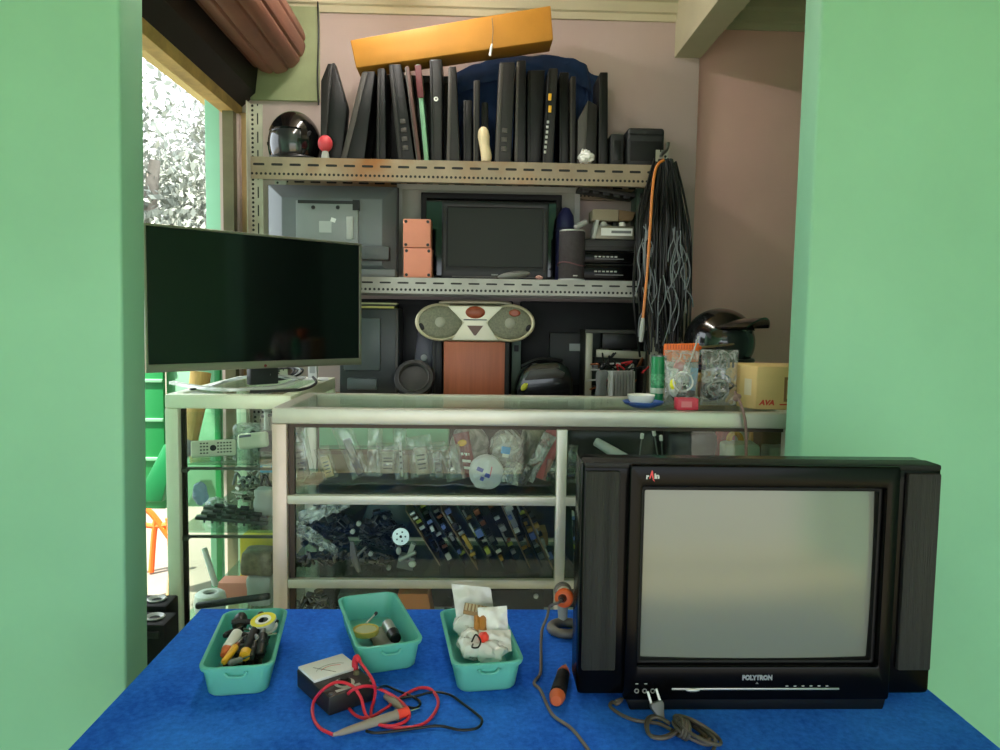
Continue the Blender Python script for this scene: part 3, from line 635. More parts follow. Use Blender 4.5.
# ------------------------------------------------------------------ analogue meter with leads
hz = .036; a, b, c = Q(329, 698, TZ+hz), Q(377, 682, TZ+hz), Q(291, 671, TZ+hz)
ux = (b-a).normalized(); w = (b-a).length; uy = Vector((-ux.y, ux.x, 0)); l = (c-a).dot(uy)
ctr = a+ux*w/2+uy*l/2; ang = math.atan2(ux.y, ux.x)
me_ = thing('analogue_meter', 'black analogue multimeter with white dial window lying on the table', 'multimeter', (ctr.x, ctr.y, TZ+.001), (0, 0, ang))
MB().box((0, 0, hz/2), (w, l, hz), bev=.004).out('case', mat('brown_black_case', (34, 28, 28), .45), me_)
MB().box((0, l*.22, hz+.003), (w*.97, l*.52, .006), bev=.002).out('dial_window', m_glass and mat('dial_card', (226, 226, 230), .25), me_)
MB().tube([(w*.36*math.cos(t_), l*.06+w*.36*math.sin(t_)*.8, hz+.0063) for t_ in [rad(35+11*i) for i in range(11)]], .0004, 6).out('scale_arc', m_grey, me_)
MB().tube([(w*.27*math.cos(t_), l*.06+w*.27*math.sin(t_)*.8, hz+.0063) for t_ in [rad(40+10*i) for i in range(11)]], .0004, 6).out('scale_arc', m_red, me_)
MB().cyl((0, l*.0, hz+.0065), (-w*.28, l*.3, hz+.0068), .0004, n=6).out('needle', m_dark, me_)
MB().lathe([(0, .011), (.008, .011), (.0085, .008), (.012, .006), (.013, .0), (0, 0)], 24, T(-w*.02, -l*.27, hz)).out('selector_knob', m_black, me_)
MB().lathe([(.0125, .0), (.019, .0), (.019, .001), (.0125, .001)], 28, T(-w*.02, -l*.27, hz), True).out('selector_ring', m_lgrey, me_)
MB().lathe([(0, .006), (.005, .006), (.006, 0), (0, 0)], 18, T(w*.33, -l*.14, hz)).out('adjust_knob', mat('olive_grey', (110, 106, 80), .5), me_)
for i, (u, v) in enumerate(((.42, -.44), (-.42, -.44))): MB().lathe([(0, .002), (.004, .002), (.004, 0)], 14, T(w*u, l*v, hz)).out('socket', m_steel, me_)
MB().box((-w*.05, -l*.42, hz+.0006), (w*.5, l*.05, .001)).out('range_print', m_lgrey, me_)
rl = thing('test_lead', 'looped red test lead with grey probe in front of the meter', 'test lead')
jk = ctr+ux*w*.40+uy*(-l*.02); jk.z = TZ+hz
m_lead = mat('red_lead', (206, 40, 62), .4)
MB().tube([jk+Vector((0, 0, .001)), jk+Vector((-.001, .002, .016)), jk+Vector((.003, 0, .026)), jk+Vector((.010, -.008, .022))], [.006, .006, .006, .004], 12).out('plug', m_lead, rl)
pth = [(373, 681, .05), (375, 695, .02), (371, 714), (378, 724), (400, 728), (423, 724), (435, 712), (438, 700), (430, 689), (416, 689), (397, 700), (385, 709, .008), (368, 718, .008), (354, 714), (346, 701), (351, 691, .042), (366, 686, .046), (382, 690, .025), (399, 700, .010), (409, 712, .009), (406, 721, .008), (392, 726, .008), (378, 724, .008), (366, 715, .009), (361, 698, .03), (352, 686, .046), (338, 682, .046), (325, 688, .044), (314, 701, .012), (313, 716), (320, 728), (334, 735, .006)]
MB().tube([jk+Vector((.010, -.008, .022))]+tp(pth), .0030, 8, k=7).out('cable', m_lead, rl)
p0, p1 = Q(333, 735, TZ+.009), Q(397, 715, TZ+.012); d = p1-p0
MB().tube([p0, p0+d*.15, p0+d*.5, p0+d*.97, p1], [.003, .0055, .0078, .0088, .0088], 16, raw=True).out('probe_handle', mat('warm_grey_probe', (150, 138, 128), .45), rl)
MB().tube([p1-d*.015, p1], [.0105, .0105], 16, raw=True).out('probe_flange', mat('warm_grey_probe', (150, 138, 128), .45), rl)
MB().tube([p1, p1+d*.19], [.009, .0085], 16, raw=True).out('probe_collar', mat('signal_red', (236, 66, 50), .4), rl)
MB().tube([p1+d*.19, p1+d*.38], [.0016, .0008], 8, raw=True).out('probe_tip', m_chrome, rl)
bl = thing('test_lead', 'black test lead curling to the right of the meter', 'test lead')
MB().tube(tp([(378, 688, .04), (386, 686, .012), (396, 690), (411, 696), (420, 702), (416, 708), (404, 706), (398, 702), (402, 698), (416, 696), (434, 692), (450, 695), (462, 703), (474, 712), (482, 720), (477, 728), (460, 730), (440, 726), (418, 728), (396, 731), (376, 733), (366, 731)]), .0024, 8).out('cable', m_black, bl)
p0, p1 = Q(386, 696, TZ+.008), Q(403, 709, TZ+.008); MB().tube([p0, p0+(p1-p0)*.5, p1], [.006, .0075, .004], 14, raw=True).out('probe_handle', mat('warm_grey_probe', (150, 138, 128), .45), bl)

# ------------------------------------------------------------------ soldering iron in its holder, second tool
hp = Q(566, 628, TZ+.012); hd = thing('iron_holder', 'grey metal soldering iron holder with open ring base on the table edge', 'holder', (hp.x, hp.y, TZ+.001))
MB().tube([(.034*math.cos(t_), .034*math.sin(t_)*.95, .011) for t_ in [rad(-65-i*18) for i in range(16)]], [.011]*16, 10, k=2).out('ring_base', mat('holder_grey', (122, 118, 112), .45, .4), hd)
MB().tube([(-.004, .034, .012), (-.004, .036, .04), (-.004, .036, .062)], [.010, .012, .014], 14, raw=True).out('post', m_lgrey, hd)
MB().lathe([(.0165, -.010), (.0205, -.009), (.0205, .009), (.0165, .010)], 20, T(-.004, .036, .084) @ RX(90), True).out('collar', mat('holder_grey', (122, 118, 112), .45, .4), hd)
MB().box((-.004, .036, .064), (.012, .016, .012), bev=.002).out('bracket', m_lgrey, hd)
si = thing('soldering_iron', 'soldering iron with orange flange resting in its grey holder', 'soldering iron', (hp.x-.004, hp.y+.002, TZ+.085))
MB().lathe([(0, .028), (.012, .029), (.020, .026), (.0215, .022), (.0215, .014), (.0125, .006), (.0115, -.022), (0, -.022)], 28, RX(90)).out('handle', m_orange, si)
MB().lathe([(0, .022), (.005, .020), (.009, .004), (.010, 0), (0, 0)], 18, T(-.003, -.0285, 0) @ RX(90)).out('strain_relief', m_black, si)
MB().cyl((0, .005, 0), (.006, .062, .006), .0042, .003, 12).out('barrel', m_steel, si)
si.rotation_euler = (rad(-12), 0, rad(-12)); IR = si.rotation_euler.to_matrix().inverted()
q = lambda x, y, z_: IR @ (Q(x, y, z_)-Vector(si.location))
MB().tube([Vector((-.003, -.046, 0)), Vector((-.010, -.056, -.006)), q(550, 606, TZ+.065), q(547, 617, TZ+.045), q(542, 630, TZ+.026), q(541, 645, TZ+.009), q(541, 660, TZ+.0055), q(540, 674, TZ+.005), q(534, 683, TZ+.005), q(541, 691, TZ+.005), q(552, 714, TZ+.005), q(572, 729, TZ+.005), q(590, 752, TZ+.005)], .0031, 8).out('cable', mat('taupe_cord', (108, 98, 92), .5), si)
rod('screwdriver', 'black and orange screwdriver handle lying beside the tube television', 'screwdriver', Q(556, 701, TZ+.0165), Q(574, 674, TZ+.0165)+Vector((-.012, .04, 0)), [('end_cap', mat('worn_orange', (196, 92, 52), .5), 0, .16, .013, .0155), ('grip', m_black2, .16, .74, .0155, .013), ('ferrule', mat('worn_orange', (196, 92, 52), .5), .74, .86, .013, .009), ('shaft', m_steel, .86, 1, .003, .003)])
# ------------------------------------------------------------------ display cases
m_shelfglass = clear('shelf_glass', (214, 236, 226), .05, .02)
def display_case(name, label, x0, x1, y0, y1, zt, shelves, mids, m_front_post, m_rail, post=.042, rail=.046, back=None):
    o = thing(name, label, 'display case', ((x0+x1)/2, (y0+y1)/2, 0)); W, D = x1-x0, y1-y0
    for sx in (-1, 1):
        for sy in (-1, 1): MB().box((sx*(W/2-post/2), sy*(D/2-post/2), (zt-rail)/2), (post, post, zt-rail), bev=.004).out('post', m_front_post if (sx < 0 and sy < 0) else m_rail, o)
    for sy in (-1, 1):
        MB().box((0, sy*(D/2-post/2), zt-rail/2), (W, post, rail), bev=.006).out('top_rail', m_rail, o)
        MB().box((0, sy*(D/2-post/2), .10), (W-2*post, post*.8, .045), bev=.003).out('bottom_rail', m_rail, o)
    for sx in (-1, 1): MB().box((sx*(W/2-post/2), 0, zt-rail/2), (post, D-2*post, rail), bev=.004).out('top_rail', m_rail, o)
    MB().box((0, 0, zt-.006), (W-.03, D-.03, .006)).out('top_glass', m_glass, o)
    for z in shelves:
        MB().box((0, 0, z-.005), (W-.02, D-.10, .006)).out('shelf_glass', m_shelfglass, o)
    MB().box((0, 0, .128), (W-.09, D-.08, .012)).out('base_board', m_white, o)
    if back: MB().box((0, D/2-.012, .62), (W-.09, .006, .98)).out('back_panel', back, o)
    return o, W, D
# front case
FX0, FX1, FY0, FY1, FZ = -.580, .955, 2.15, 2.60, 1.176
fc, fw, fd = display_case('display_case', 'long aluminium glass display case behind the blue table', FX0, FX1, FY0, FY1, FZ, (.921, .672, .42), (), m_alup, m_alu, back=mat('darkening_back_board', (44, 40, 37), .6, var=.2))  # back board added to darken the view behind the contents
for z in (.909, .660, .41): MB().box((0, -fd/2+.014, z), (fw-.084, .022, .026), bev=.002).out('shelf_rail', m_alu, fc); MB().box((0, fd/2-.014, z), (fw-.084, .022, .026), bev=.002).out('shelf_rail', m_alu, fc)
xm = P(561, 500, FY0).x-(FX0+FX1)/2
MB().box((xm, -fd/2+.012, (FZ+.1)/2-.02), (.030, .024, FZ-.17), bev=.002).out('middle_post', m_alu, fc)
MB().box((-fw/2+.052, -fd/2+.026, .62), (.016, .016, 1.0)).out('door_track', mat('bronze_track', (64, 52, 42), .5, .4), fc)
MB().box((0, -fd/2+.026, FZ-.052), (fw-.09, .016, .012)).out('door_track', mat('bronze_track', (64, 52, 42), .5, .4), fc)
for xa, xb in ((-fw/2+.05, xm), (xm, fw/2-.05)): MB().box(((xa+xb)/2, -fd/2+.026, .62), (xb-xa-.004, .004, 1.0)).out('glass_pane', m_glass, fc)
# left case, standing end-on along the doorway
LX0, LX1, LY0, LY1, LZ = -1.004, -.596, 2.45, 3.22, 1.18
lc, lw, ld = display_case('display_case', 'pale green-white glass display case end-on under the big flat television', LX0, LX1, LY0, LY1, LZ, (.947, .718, .40), (), mat('pale_case_paint', (234, 240, 214), .4, .1, var=.05), mat('pale_case_paint', (234, 240, 214), .4, .1, var=.05))
for z in (.938, .709, .39):
    MB().box((0, -ld/2+.03, z-.006), (lw-.084, .012, .008)).out('shelf_edge', mat('dark_edge', (70, 74, 62), .5), lc)
    for sx in (-1, 1): MB().box((sx*(lw/2-.05), -ld/2+.036, z-.012), (.018, .03, .014), bev=.002).out('shelf_clip', mat('dark_edge', (70, 74, 62), .5), lc)
MB().box((-lw/2+.05, -ld/2+.03, .62), (.014, .012, 1.02)).out('gasket', mat('bronze_track', (64, 52, 42), .5, .4), lc)
MB().box((0, -ld/2+.022, .62), (lw-.086, .004, 1.0)).out('glass_pane', m_glass, lc)
for sx in (-1, 1): MB().box((sx*(lw/2-.018), 0, .62), (.004, ld-.09, 1.0)).out('glass_pane', m_glass, lc)

# ------------------------------------------------------------------ flat television on the left case
A, Bq = P(144, 297, 2.42), P(361, 299, 2.985)
ux = Vector((Bq.x-A.x, Bq.y-A.y, 0)); w = ux.length; ux.normalize()
zb_, zt_ = (P(146, 371, 2.42).z+P(360, 360, 2.985).z)/2, (P(144, 222, 2.42).z+P(361, 238, 2.985).z)/2
h_ = zt_-zb_; ang = math.atan2(ux.y, ux.x); cx, cy = (A.x+Bq.x)/2, (A.y+Bq.y)/2
ft = thing('flat_television', 'large flat television with dark screen and thin silver bezel on the left case', 'television', (cx, cy, LZ), (0, 0, ang))
zb_ -= .012; zc = zb_-LZ+h_/2; m_bez = mat('champagne_bezel', (150, 146, 132), .3, .7)
MB().frame(w, h_, w-.018, h_-.034, -.004, .022, T(0, 0, zc), off=(0, .009), bev=.0015).out('bezel', m_bez, ft)
m_lcd = mat('lcd_glass', (6, 6, 8), .07, spec=.5)
MB().box((0, .006, zc+.009), (w-.016, .010, h_-.032)).out('screen', m_lcd, ft)
MB().box((0, .026, zc), (w-.02, .02, h_-.02), bev=.006).out('back_cover', m_black2, ft)
MB().prism([(-.32, -.20), (.32, -.20), (.24, .10), (-.24, .10)], .034, .066, T(0, 0, zc), bev=.008).out('rear_bulge', m_black2, ft)
MB().lathe([(0, .0012), (.005, .0012), (.0055, 0), (0, 0)], 18, T(0, -.004, zb_-LZ+.0095) @ RX(90)).out('indicator_lens', mat('dark_red_lens', (120, 34, 40), .3), ft)
# white V stand: a front bar swept towards the viewer and two arms to the back
iv = Matrix.Translation((cx, cy, LZ)) @ Matrix.Rotation(ang, 4, 'Z'); iv = iv.inverted()
def lq(x, y, z): return iv @ Q(x, y, z)
mst = mat('silver_white_stand', (224, 224, 222), .25, .25)
def bar(pts, wd, th):
    pts = [Vector(p) for p in pts]; mb = MB()
    def f(u, v):
        k = u*(len(pts)-1); i = min(int(k), len(pts)-2); t_ = k-i; g = lambda j: pts[max(0, min(len(pts)-1, j))]
        a, b, c, d = g(i-1), g(i), g(i+1), g(i+2)
        p = .5*((2*b)+(c-a)*t_+(2*a-5*b+4*c-d)*t_*t_+(3*b-a-3*c+d)*t_**3); q_ = (c-a)
        if t_ > .5: q_ = d-b
        n_ = Vector((-q_.y, q_.x, 0)).normalized(); return p+n_*(v-.5)*wd
    return mb.grid(24, 3, f, th)
zs = LZ+.012
MB_ = bar([lq(172, 381, LZ+.02), lq(190, 384.5, zs), lq(220, 388, zs), lq(250, 387.5, zs), lq(284, 384, zs), lq(303, 376, zs)], .026, .010); MB_.out('stand_bar', mst, ft)
bar([lq(208, 386, zs), lq(230, 379, LZ+.03), Vector((0, .035, .05))], .022, .008).out('stand_arm', mst, ft)
bar([lq(296, 380, zs), lq(292, 376, LZ+.03), Vector((.03, .035, .05))], .022, .008).out('stand_arm', mst, ft)
MB().box((.012, .04, (.03+zb_-LZ)/2), (.11, .03, zb_-LZ+.01), bev=.004).out('stand_neck', m_dark, ft)
MB().sph(lq(193, 389, LZ+.006), (.012, .012, .004)).out('foot_pad', m_black, ft)
# cable loops behind the stand
cb = thing('cable_loop', 'coil of black cables under the flat television', 'cable', (0, 0, 0))
for k in range(4):
    c = Vector((P(281+k*3, 378, 2.97).x, 2.97, LZ+.036+.001*k)); MB().tube([c+Vector((.05*math.cos(a), .03*math.sin(a), (.022-.002*k)*math.sin(a)+.004*math.cos(2*a))) for a in [2*PI*i/14 for i in range(14)]], .0042, 8, closed=True).out('loop', [m_black, m_black, m_lgrey, m_black][k], cb)
MB().tube([P(160, 390, 2.6)*1, Q(250, 391.5, LZ+.008), Q(280, 391, LZ+.008), Q(304, 389, LZ+.008), Q(316, 383, LZ+.01), Q(313, 377, LZ+.012)][1:], .005, 8).out('cable', m_dark, cb)
bx = thing('white_carton', 'small white box standing on the left case under the flat television', 'box', (Q(305, 383, LZ+.001).x-.01, 3.10, LZ+.001))
MB().box((0, 0, .05), (.035, .03, .10), bev=.002).out('carton', m_white, bx); MB().box((0, -.0155, .05), (.022, .001, .05)).out('print', m_lgrey, bx)
solo(MB().box((0, 0, .002), (.10, .12, .003), (0, 0, .2)), 'paper_card', m_paper, 'white paper card lying on the left case near the flat television corner', 'paper', (Q(340, 372, LZ).x-.02, 3.08, LZ+.001))

# ------------------------------------------------------------------ things on the front case
def at_top(px, D): return P(px, 410, D).x
o = thing('saucer', 'blue saucer under a white bowl on the front display case', 'saucer', (P(643, 405, 2.27).x, 2.27, FZ))
MB().lathe([(0, .003), (.03, .003), (.056, .014), (.062, .019), (.063, .018), (.054, .009), (.032, 0), (0, 0)], 36).out('plate', mat('saucer_blue', (56, 92, 168), .35), o)
o2 = thing('bowl', 'small white bowl resting on the blue saucer', 'bowl', (P(641, 405, 2.27).x, 2.27, FZ+.0035))
MB().lathe([(0, .004), (.016, .005), (.034, .018), (.0405, .034), (.0425, .035), (.0375, .017), (.02, .001), (.018, 0), (0, 0)], 36).out('bowl_wall', mat('china', (236, 234, 228), .2), o2)
o = thing('spray_can', 'green can standing behind the white bowl', 'can', (P(658.5, 380, 2.42).x, 2.42, FZ))
x_, w_, z0, z1 = B(652, 356, 667, 405, 2.42)
MB().lathe([(0, .0), (w_/2, .0), (w_/2, z1-FZ-.006), (w_/2-.003, z1-FZ), (0, z1-FZ)], 30).out('can_wall', mat('can_green', (26, 138, 84), .3), o)
MB().lathe([(w_/2+.0004, .03), (w_/2+.0006, .031), (w_/2+.0006, .046), (w_/2+.0004, .047)], 30).out('white_band', mat('can_print', (196, 214, 200), .4), o)
MB().lathe([(w_/2+.0004, .056), (w_/2+.0006, .057), (w_/2+.0006, .092), (w_/2+.0004, .093)], 30).out('label_band', mat('can_label', (86, 172, 124), .4, var=.7, scale=110), o)
MB().lathe([(0, .002), (w_/2+.001, .002), (w_/2+.001, -.001), (0, -.001)], 30, T(0, 0, z1-FZ)).out('rim', m_steel, o)
x_, w_, z0, z1 = B(665, 343, 699, 362, 2.42); zk = z0
of_ = thing('milky_tub', 'milky plastic tub behind the parts bag under the orange packet', 'tub', (x_, 2.44, FZ)); MB().box((0, 0, (zk-FZ)/2-.0005), (w_*.9, .05, zk-FZ-.001), bev=.006).out('tub_wall', mat('milky_plastic', (196, 198, 194), .35, var=.15, scale=30), of_); MB().box((0, 0, zk-FZ-.012), (w_*.94, .054, .012), bev=.003).out('tub_rim', m_lgrey, of_)
o = thing('cable_tie_pack', 'bright orange packet standing up behind the clear bag of parts', 'packet', (x_, 2.43, zk))
MB().prism([(-w_/2, 0), (w_/2, 0), (w_/2, z1-zk), (-w_/2, z1-zk-.004)], -.012, .012, bev=.003).out('packet', mat('vivid_orange', (250, 118, 36), .45), o)
for i in range(12): MB().box((-w_/2+.008+i*.009, -.0125, z1-zk-.012), (.003, .002, .014)).out('crimp', mat('deep_orange', (214, 92, 20), .5), o)
rod('screwdriver', 'long screwdriver with orange handle lying across the front case toward the helmet', 'screwdriver', P(696, 348, 2.44), P(734, 344, 2.47), [('handle', m_orange, -.3, .12, .010, .008), ('shaft', mat('antique_brass', (150, 134, 100), .35, .8), .12, 1, .004, .003)])
m_poly2 = clear('milky_polybag', (238, 240, 238), .17, .14, 1.3, streak=34)
def pillow(w, h, t, seed, pin=.25, wr=.006):
    def f(side):
        def g(u, v):
            e = (math.sin(PI*u)**.45)*(max(0, math.sin(PI*min(1, v*.96+.02)))**.5)
            x = (u-.5)*w*(1-.06*math.sin(v*PI)); z = v*h
            q_ = noise.noise(Vector((u*5, v*6, seed)))*wr+noise.noise(Vector((u*13, v*9, seed+3)))*wr*.5
            return Vector((x+q_*.5*e, side*(t/2*e)+q_*e, z))
        return g
    mb = MB(); mb.grid(22, 22, f(-1)); mb.grid(22, 22, f(1)); bmesh.ops.remove_doubles(mb.bm, verts=mb.bm.verts[:], dist=.0004); bmesh.ops.recalc_face_normals(mb.bm, faces=mb.bm.faces[:]); return mb
x_, w_, z0, z1 = B(664, 352, 700, 411, 2.30)
o = thing('parts_bag', 'clear plastic bag of mixed parts standing on the case in front of the orange packet', 'bag', (x_, 2.31, FZ+.001))
pillow(w_, z1-FZ+.004, .07, 2).out('bag', m_poly2, o, 60)
MB().sph((-.022, -.008, .072), (.02, .014, .045)).out('white_sachet', m_white, o)
MB().sph((-.032, -.022, .070), (.009, .008, .018)).out('yellow_tag', mat('acid_yellow', (226, 222, 40), .5), o)
MB().tube([(.03*math.cos(a)-.002, -.028+.004*math.sin(3*a), .078+.03*math.sin(a)) for a in [2*PI*i/12 for i in range(12)]], .003, 8, closed=True).out('wire_loop', m_white, o)
MB().tube([(.017*math.cos(a)-.004, -.026, .082+.016*math.sin(a)) for a in [2*PI*i/10 for i in range(10)]], .0025, 8, closed=True).out('wire_loop', m_lgrey, o)
MB().box((.034, -.012, .085), (.022, .012, .07), (0, .1, 0), bev=.002).out('blue_sleeve', mat('dusty_blue', (104, 146, 176), .5), o)
MB().sph((.006, .002, .04), (.036, .02, .032)).rumple(.008, 60, 4).out('dark_clutter', m_dark, o)
MB().box((-.004, .012, .125), (.03, .01, .03), (0, .4, 0), bev=.002).out('pink_slip', mat('dull_pink', (196, 120, 118), .6), o)
rod('probe_rod', 'thin grey rod sticking up out of the clear parts bag', 'rod', P(684, 378, 2.28), P(699, 336, 2.30), [('rod', m_lgrey, 0, 1, .0028, .0024)])
x_, w_, z0, z1 = B(676, 398, 697, 411, 2.215)
o = thing('small_carton', 'small red box at the front edge of the display case', 'box', (x_, 2.22, FZ))
MB().box((0, 0, (z1-FZ)/2), (w_, .04, z1-FZ), bev=.002).out('carton', mat('raspberry', (206, 54, 76), .45), o)
MB().box((-.004, -.0205, (z1-FZ)/2), (w_*.5, .0008, (z1-FZ)*.5)).out('print', mat('pale_rose', (222, 120, 130), .5), o)
x_, w_, z0, z1 = B(700, 352, 738, 411, 2.33)
o = thing('cable_bag', 'clear bag stuffed with dark cables between the parts bag and the carton', 'bag', (x_, 2.33, FZ+.001))
pillow(w_, z1-FZ+.006, .075, 5).out('bag', m_poly2, o, 60)
r = random.Random(4)
for k in range(9):
    cx_, cz_, R = r.uniform(-.02, .02), r.uniform(.035, .085), r.uniform(.018, .034)
    a0 = r.uniform(0, 6)
    MB().tube([(cx_+R*math.cos(a+a0), r.uniform(-.02, .02), max(.006, cz_+R*.8*math.sin(a+a0))) for a in [2*PI*i/9 for i in range(9)]], .0036, 8, closed=True).out('cable_loop', [m_black, m_dark, m_grey, m_black, m_lgrey][k % 5], o)
for i in range(7): MB().box((-.04+i*.0135, -.004, .135), (.006, .006, .03), bev=.001).out('connector', m_grey if i % 2 else m_dark, o)
x0_, x1_ = P(738, 390, 2.26).x, P(800, 390, 2.26).x
zc_ = P(770, 366, 2.26).z-FZ
o = thing('speaker_carton', 'yellow-brown cardboard carton with red letters at the right end of the case', 'carton', (P(738, 390, 2.32).x, 2.24, FZ))
xe = P(757, 390, 2.235).x-o.location.x; wd = .28
t = bmesh.new()
pl = [(0, .07), (xe, 0), (xe+wd, 0), (xe+wd, .2), (0, .2)]
V0 = [t.verts.new((x, y, 0)) for x, y in pl]; V1 = [t.verts.new((x, y, zc_)) for x, y in pl]
t.faces.new(V0[::-1]); t.faces.new(V1)
for i in range(5): t.faces.new((V0[i], V0[(i+1) % 5], V1[(i+1) % 5], V1[i]))
bmesh.ops.recalc_face_normals(t, faces=t.faces); bmesh.ops.bevel(t, geom=t.edges[:], offset=.003, segments=2, affect='EDGES', profile=.5)
mb = MB(); mb._add(t, Matrix.Identity(4)); mb.out('carton', mat('buff_card', (216, 184, 124), .75, var=.08, scale=8), o)
text('AVA', .021, .0004, T(P(767, 408, 2.235).x-o.location.x, -.0006, P(767, 403, 2.235).z-FZ), .0010, .25, 1.1).out('lettering', mat('carton_red', (206, 62, 40), .6), o)
MB().box((xe+.086, -.0006, .016), (.026, .0006, .004)).out('small_print', mat('carton_red', (206, 62, 40), .6), o)
MB().frame(.06, .075, .044, .056, -.001, 0, T(xe+.115, 0, .062)).out('printed_frame', mat('print_brown', (146, 104, 64), .7), o)
MB().box((xe+.115, -.0006, .066), (.04, .0006, .04)).out('printed_panel', mat('print_dark', (62, 58, 50), .6), o)
MB().box((xe/2, .035-.0012, zc_*.5), (.03, .0006, .05), (0, 0, -math.atan2(.07, xe))).out('grey_print', mat('pale_print', (214, 200, 170), .7), o)
cd_ = thing('loose_string', 'thin brown cord hanging over the front edge of the case beside the carton', 'cord')
MB().tube([P(735, 392, 2.18), P(740, 402, 2.145), P(744, 415, 2.135), P(746, 432, 2.135), P(746, 470, 2.135), P(747, 500, 2.135)], .0045, 8).out('cord', mat('brown_cord', (128, 100, 90), .6), cd_)
MB().sph(P(737, 397, 2.165), (.012, .01, .012)).rumple(.003, 90, 1).out('knot', mat('brown_cord', (128, 100, 90), .6), cd_)
# ------------------------------------------------------------------ inside the front case, upper shelf
Z1, Z2, Z3 = .9265, .6775, .4255
def lean(dx, h): return math.degrees(math.atan2(dx, h))
o = thing('long_carton', 'long beige carton at the back of the upper case shelf', 'carton', (-.295, 2.49, Z1))
MB().box((0, 0, .040), (.43, .10, .080), bev=.003).out('carton', mat('beige_card', (140, 124, 100), .8, var=.12, scale=5), o)
MB().box((0, -.0505, .070), (.43, .001, .012)).out('dark_seam', mat('seam_brown', (110, 86, 72), .8), o)
o = thing('green_carton', 'flat mint green carton lying on the long beige carton', 'carton', (-.295, 2.49, Z1+.081))
MB().box((0, 0, .045), (.42, .10, .090), bev=.003).out('carton', mat('mint_card', (126, 186, 152), .6, var=.15, scale=6), o)
MB().box((0, -.0505, .008), (.42, .001, .010)).out('edge_band', mat('mint_card_dark', (92, 140, 112), .6), o)
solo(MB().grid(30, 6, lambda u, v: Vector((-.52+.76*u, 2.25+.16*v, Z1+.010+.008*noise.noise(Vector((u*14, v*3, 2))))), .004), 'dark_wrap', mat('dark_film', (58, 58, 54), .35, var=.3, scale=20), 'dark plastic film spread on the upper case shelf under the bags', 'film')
def bagged(lb, px, D, wpx, ytop, ybot, ln, seed, inner=None, m=None, t_=.03, grp=None, zs=Z1):
    # bag with its base at column px, top ln pixels to the side
    x_, w_, z0, z1 = B(px-wpx/2, ytop, px+wpx/2, ybot, D)
    hh = z1-zs; o = thing('plastic_bag', lb, 'bag', (x_, D, zs+.018+abs(math.sin(rad(lean(ln, ybot-ytop))))*w_*.5), (0, rad(lean(ln, ybot-ytop)), 0), group=grp)
    pillow(w_, hh*.93, t_, seed).out('bag', m or m_poly, o, 60)
    if inner: inner(o, w_, hh)
    return o
def remote_in(col, k=.5):
    def f(o, w, h):
        MB().box((0, 0, h*.36), (w*k, .012, h*.62), bev=.004).out('remote_control', col, o)
        for i in range(4): MB().box((0, -.007, h*(.2+.1*i)), (w*k*.6, .002, h*.03)).out('button_row', m_dark, o)
    return f
m_tanr = mat('tan_sleeve', (178, 158, 112), .5); m_gyr = mat('slate_sleeve', (128, 124, 118), .5)
bagged('clear bag with a grey remote leaning at the left end of the upper shelf', 305, 2.24, 24, 432, 491, -12, 1, remote_in(m_gyr))
bagged('clear bag with a tan strip leaning second from the left on the upper shelf', 331, 2.25, 16, 452, 491, -12, 2, remote_in(m_tanr, .55))
bagged('clear bag with a long dark remote slanting across the upper shelf', 362, 2.26, 20, 425, 493, -28, 3, remote_in(m_dark, .4))
bagged('clear flat bag hanging upright in front of the mint green carton', 374, 2.31, 16, 418, 492, 2, 4)
bagged('narrow clear bag with a bright edge left of the middle of the beige carton', 402, 2.27, 14, 428, 490, -3, 6, remote_in(m_lgrey, .22))
bagged('wide clear bag with a pale sleeve in front of the beige carton', 388, 2.34, 24, 446, 492, 0, 7, remote_in(mat('putty', (160, 156, 140), .6), .6))
bagged('clear bag with folded leaflet right of the bright-edged bag', 424, 2.29, 26, 440, 492, -8, 8, remote_in(mat('putty', (160, 156, 140), .6), .5))
bagged('clear bag with small silver parts before the brown packet', 440, 2.26, 20, 446, 493, -6, 9, remote_in(m_grey, .4))
bagged('pillow-like clear bag leaning against the dark red packet', 457, 2.24, 20, 450, 495, -10, 10)
o = bagged('dark red snack packet with a yellow logo leaning on the upper shelf', 470, 2.30, 16, 436, 492, -12, 11, None, mat('maroon_foil', (122, 40, 44), .3, var=.3, scale=30), .02)
MB().sph((-.002, -.011, .11), (.014, .003, .010)).out('yellow_logo', m_yellow, o)
for i in range(3): MB().box((0, -.010, .03+.022*i), (.026, .002, .008), (0, .3, 0)).out('print', m_paper, o)
def blob(lb, px0, py0, px1, py1, D, dep, seed, m, nm='plastic_bag', amp=.008, cat='bag', rot=None):
    x_, w_, z0, z1 = B(px0, py0, px1, py1, D)
    mb = MB().sph((0, 0, 0), (w_/2, dep/2, (z1-z0)/2), rot, 36).rumple(amp, 28, seed)
    return solo(mb, nm, m, lb, cat, (x_, D, (z0+z1)/2), angle=30)
m_greybag = clear('grey_translucent_bag', (190, 182, 178), .62, .28, 1.1, streak=16, hz=(198, 190, 184))
blob('large greyish plastic bag behind the dark red packet', 449, 423, 489, 476, 2.36, .08, 3, m_greybag)
x_, w_, z0, z1 = B(469, 460, 503, 498, 2.21)
o = thing('disc_roll', 'clear-wrapped white roll with blue print at the front of the upper shelf', 'roll', (x_, 2.225, Z1+w_/2+.004))
MB().lathe([(0, -.026), (w_*.40, -.026), (w_/2, -.018), (w_/2, .018), (w_*.4, .026), (0, .026)], 36, RX(90)).rumple(.003, 50, 3).out('wrap', mat('pearl_wrap', (190, 192, 198), .3, var=.08, scale=20), o)
for a, b, c in ((-.018, .012, .02), (.004, -.006, .016), (-.012, -.016, .012)): MB().box((a, -.0275, b), (c, .002, .012), (0, .4, 0), bev=.001).out('blue_print', mat('ink_blue', (70, 82, 170), .5), o)
